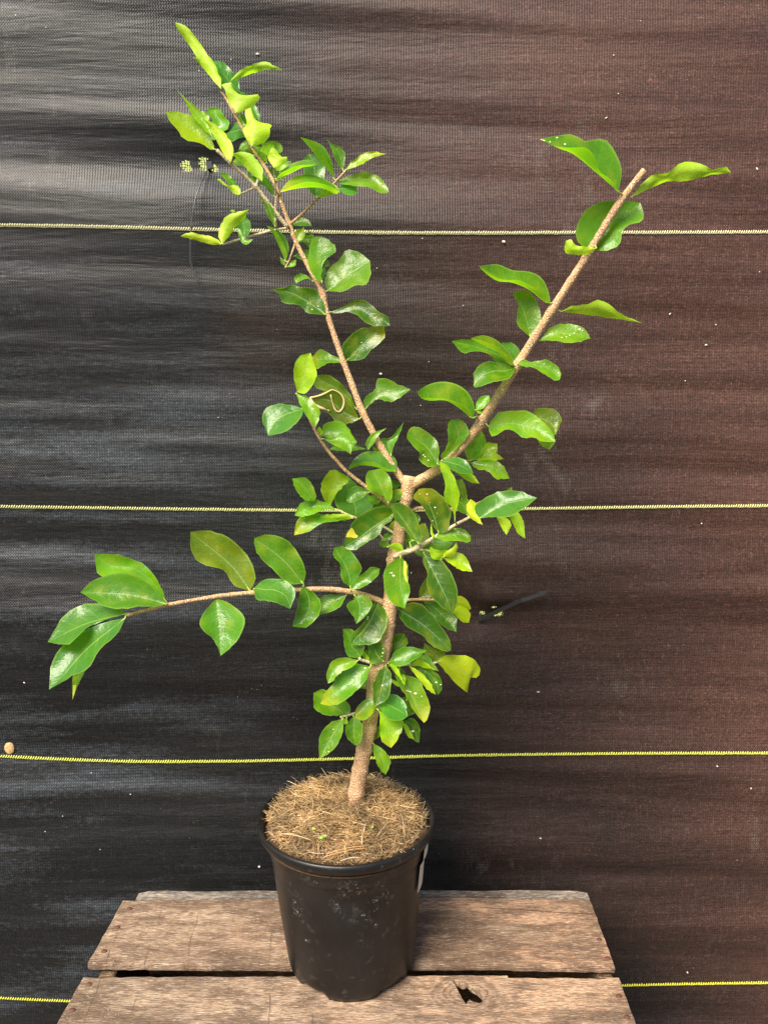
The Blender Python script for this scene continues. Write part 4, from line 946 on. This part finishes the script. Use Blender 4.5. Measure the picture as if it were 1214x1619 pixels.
strap('tie_tail', (821, 944.5), (857, 931), .0050, .0014, simple('dusty_nylon', (.024, .028, .030), .4), t, .0125, .017)
bm = bmesh.new(); c = wpt(759, 977, .003); box(bm, c.x - .003, c.x + .003, c.y - .0035, c.y + .002, c.z - .0055, c.z + .004, .0007); obj('tie_head', bm, NYL, t, False)
p = wpt(10, 1188, .001); bm = bmesh.new(); bmesh.ops.create_icosphere(bm, subdivisions=4, radius=1)
for v in bm.verts:
    k = 1 + .10 * mn.noise(v.co * 3.1); v.co = Vector((v.co.x * .0072, v.co.y * .0025, v.co.z * .0090)) * k
bmesh.ops.translate(bm, vec=p, verts=bm.verts)
sm = M('tan_husk'); sn = sm.noise(sm.co(), 350, 5, .7); sm.base(sm.mix(sm.ramp(sn, [(.35, 0.0), (.65, 1.0)]), (.26, .14, .05), (.62, .42, .20))); sm.p.inputs['Roughness'].default_value = .9; sm.l(sm.bump(sn, 1, .001), sm.p.inputs['Normal'])
tag(obj('dry_seed', bm, sm.m), 'small tan oval dry seed stuck to the cloth above the yellow thread', 'seed')
bm = bmesh.new(); rnd = random.Random(3)
for (px, py, r, e) in ((411, 1367, 2.6, 1), (406, 81, 2, 1.8), (364, 90, 1.1, 1), (602, 591, 2.2, 1.5), (795, 384, 2.6, 1.6), (667, 379, 1.1, 1), (596, 425, 1, 1), (678, 572, 1, 1), (665, 641, 1.1, 1), (1060, 496, 1.4, 2), (1133, 513, 1.2, 1.4), (1118, 545, 1.6, 2), (1084, 602, 1.3, 1), (1109, 828, 1.6, 1), (1132, 1210, 1.6, 1.6), (1184, 1244, 1.6, 1.4), (854, 1325, 1.4, 2), (1088, 1541, 1.8, 1.6), (852, 1096, .9, 4), (142, 1226, 1.3, 1), (206, 1257, 1.4, 1), (100, 1290, 1.1, 1), (972, 84, 1.3, 1), (978, 147, 1.3, 1), (959, 185, 1.2, 2.5), (1200, 430, 1.2, 1), (1195, 268, 1.8, 1.8), (72, 1315, 1.2, 1), (41, 1078, 1.3, 2), (345, 660, 1.0, 1), (497, 1100, 1, 1), (650, 905, 1, 1)):
    p = wpt(px, py, .0012); s = bmesh.ops.create_icosphere(bm, subdivisions=1, radius=r * .00075)
    m_ = Matrix.Translation(p) @ Matrix.Rotation(rnd.uniform(-1.5, 1.5), 4, 'Y') @ Matrix.Diagonal((e, .5, 1, 1)); bmesh.ops.transform(bm, matrix=m_, verts=s['verts'])
o = obj('lint_specks', bm, simple('lint', (.58, .53, .46), .9), cl_root); o['label'] = 'pale specks of lint caught in the weave'; o['kind'] = 'stuff'
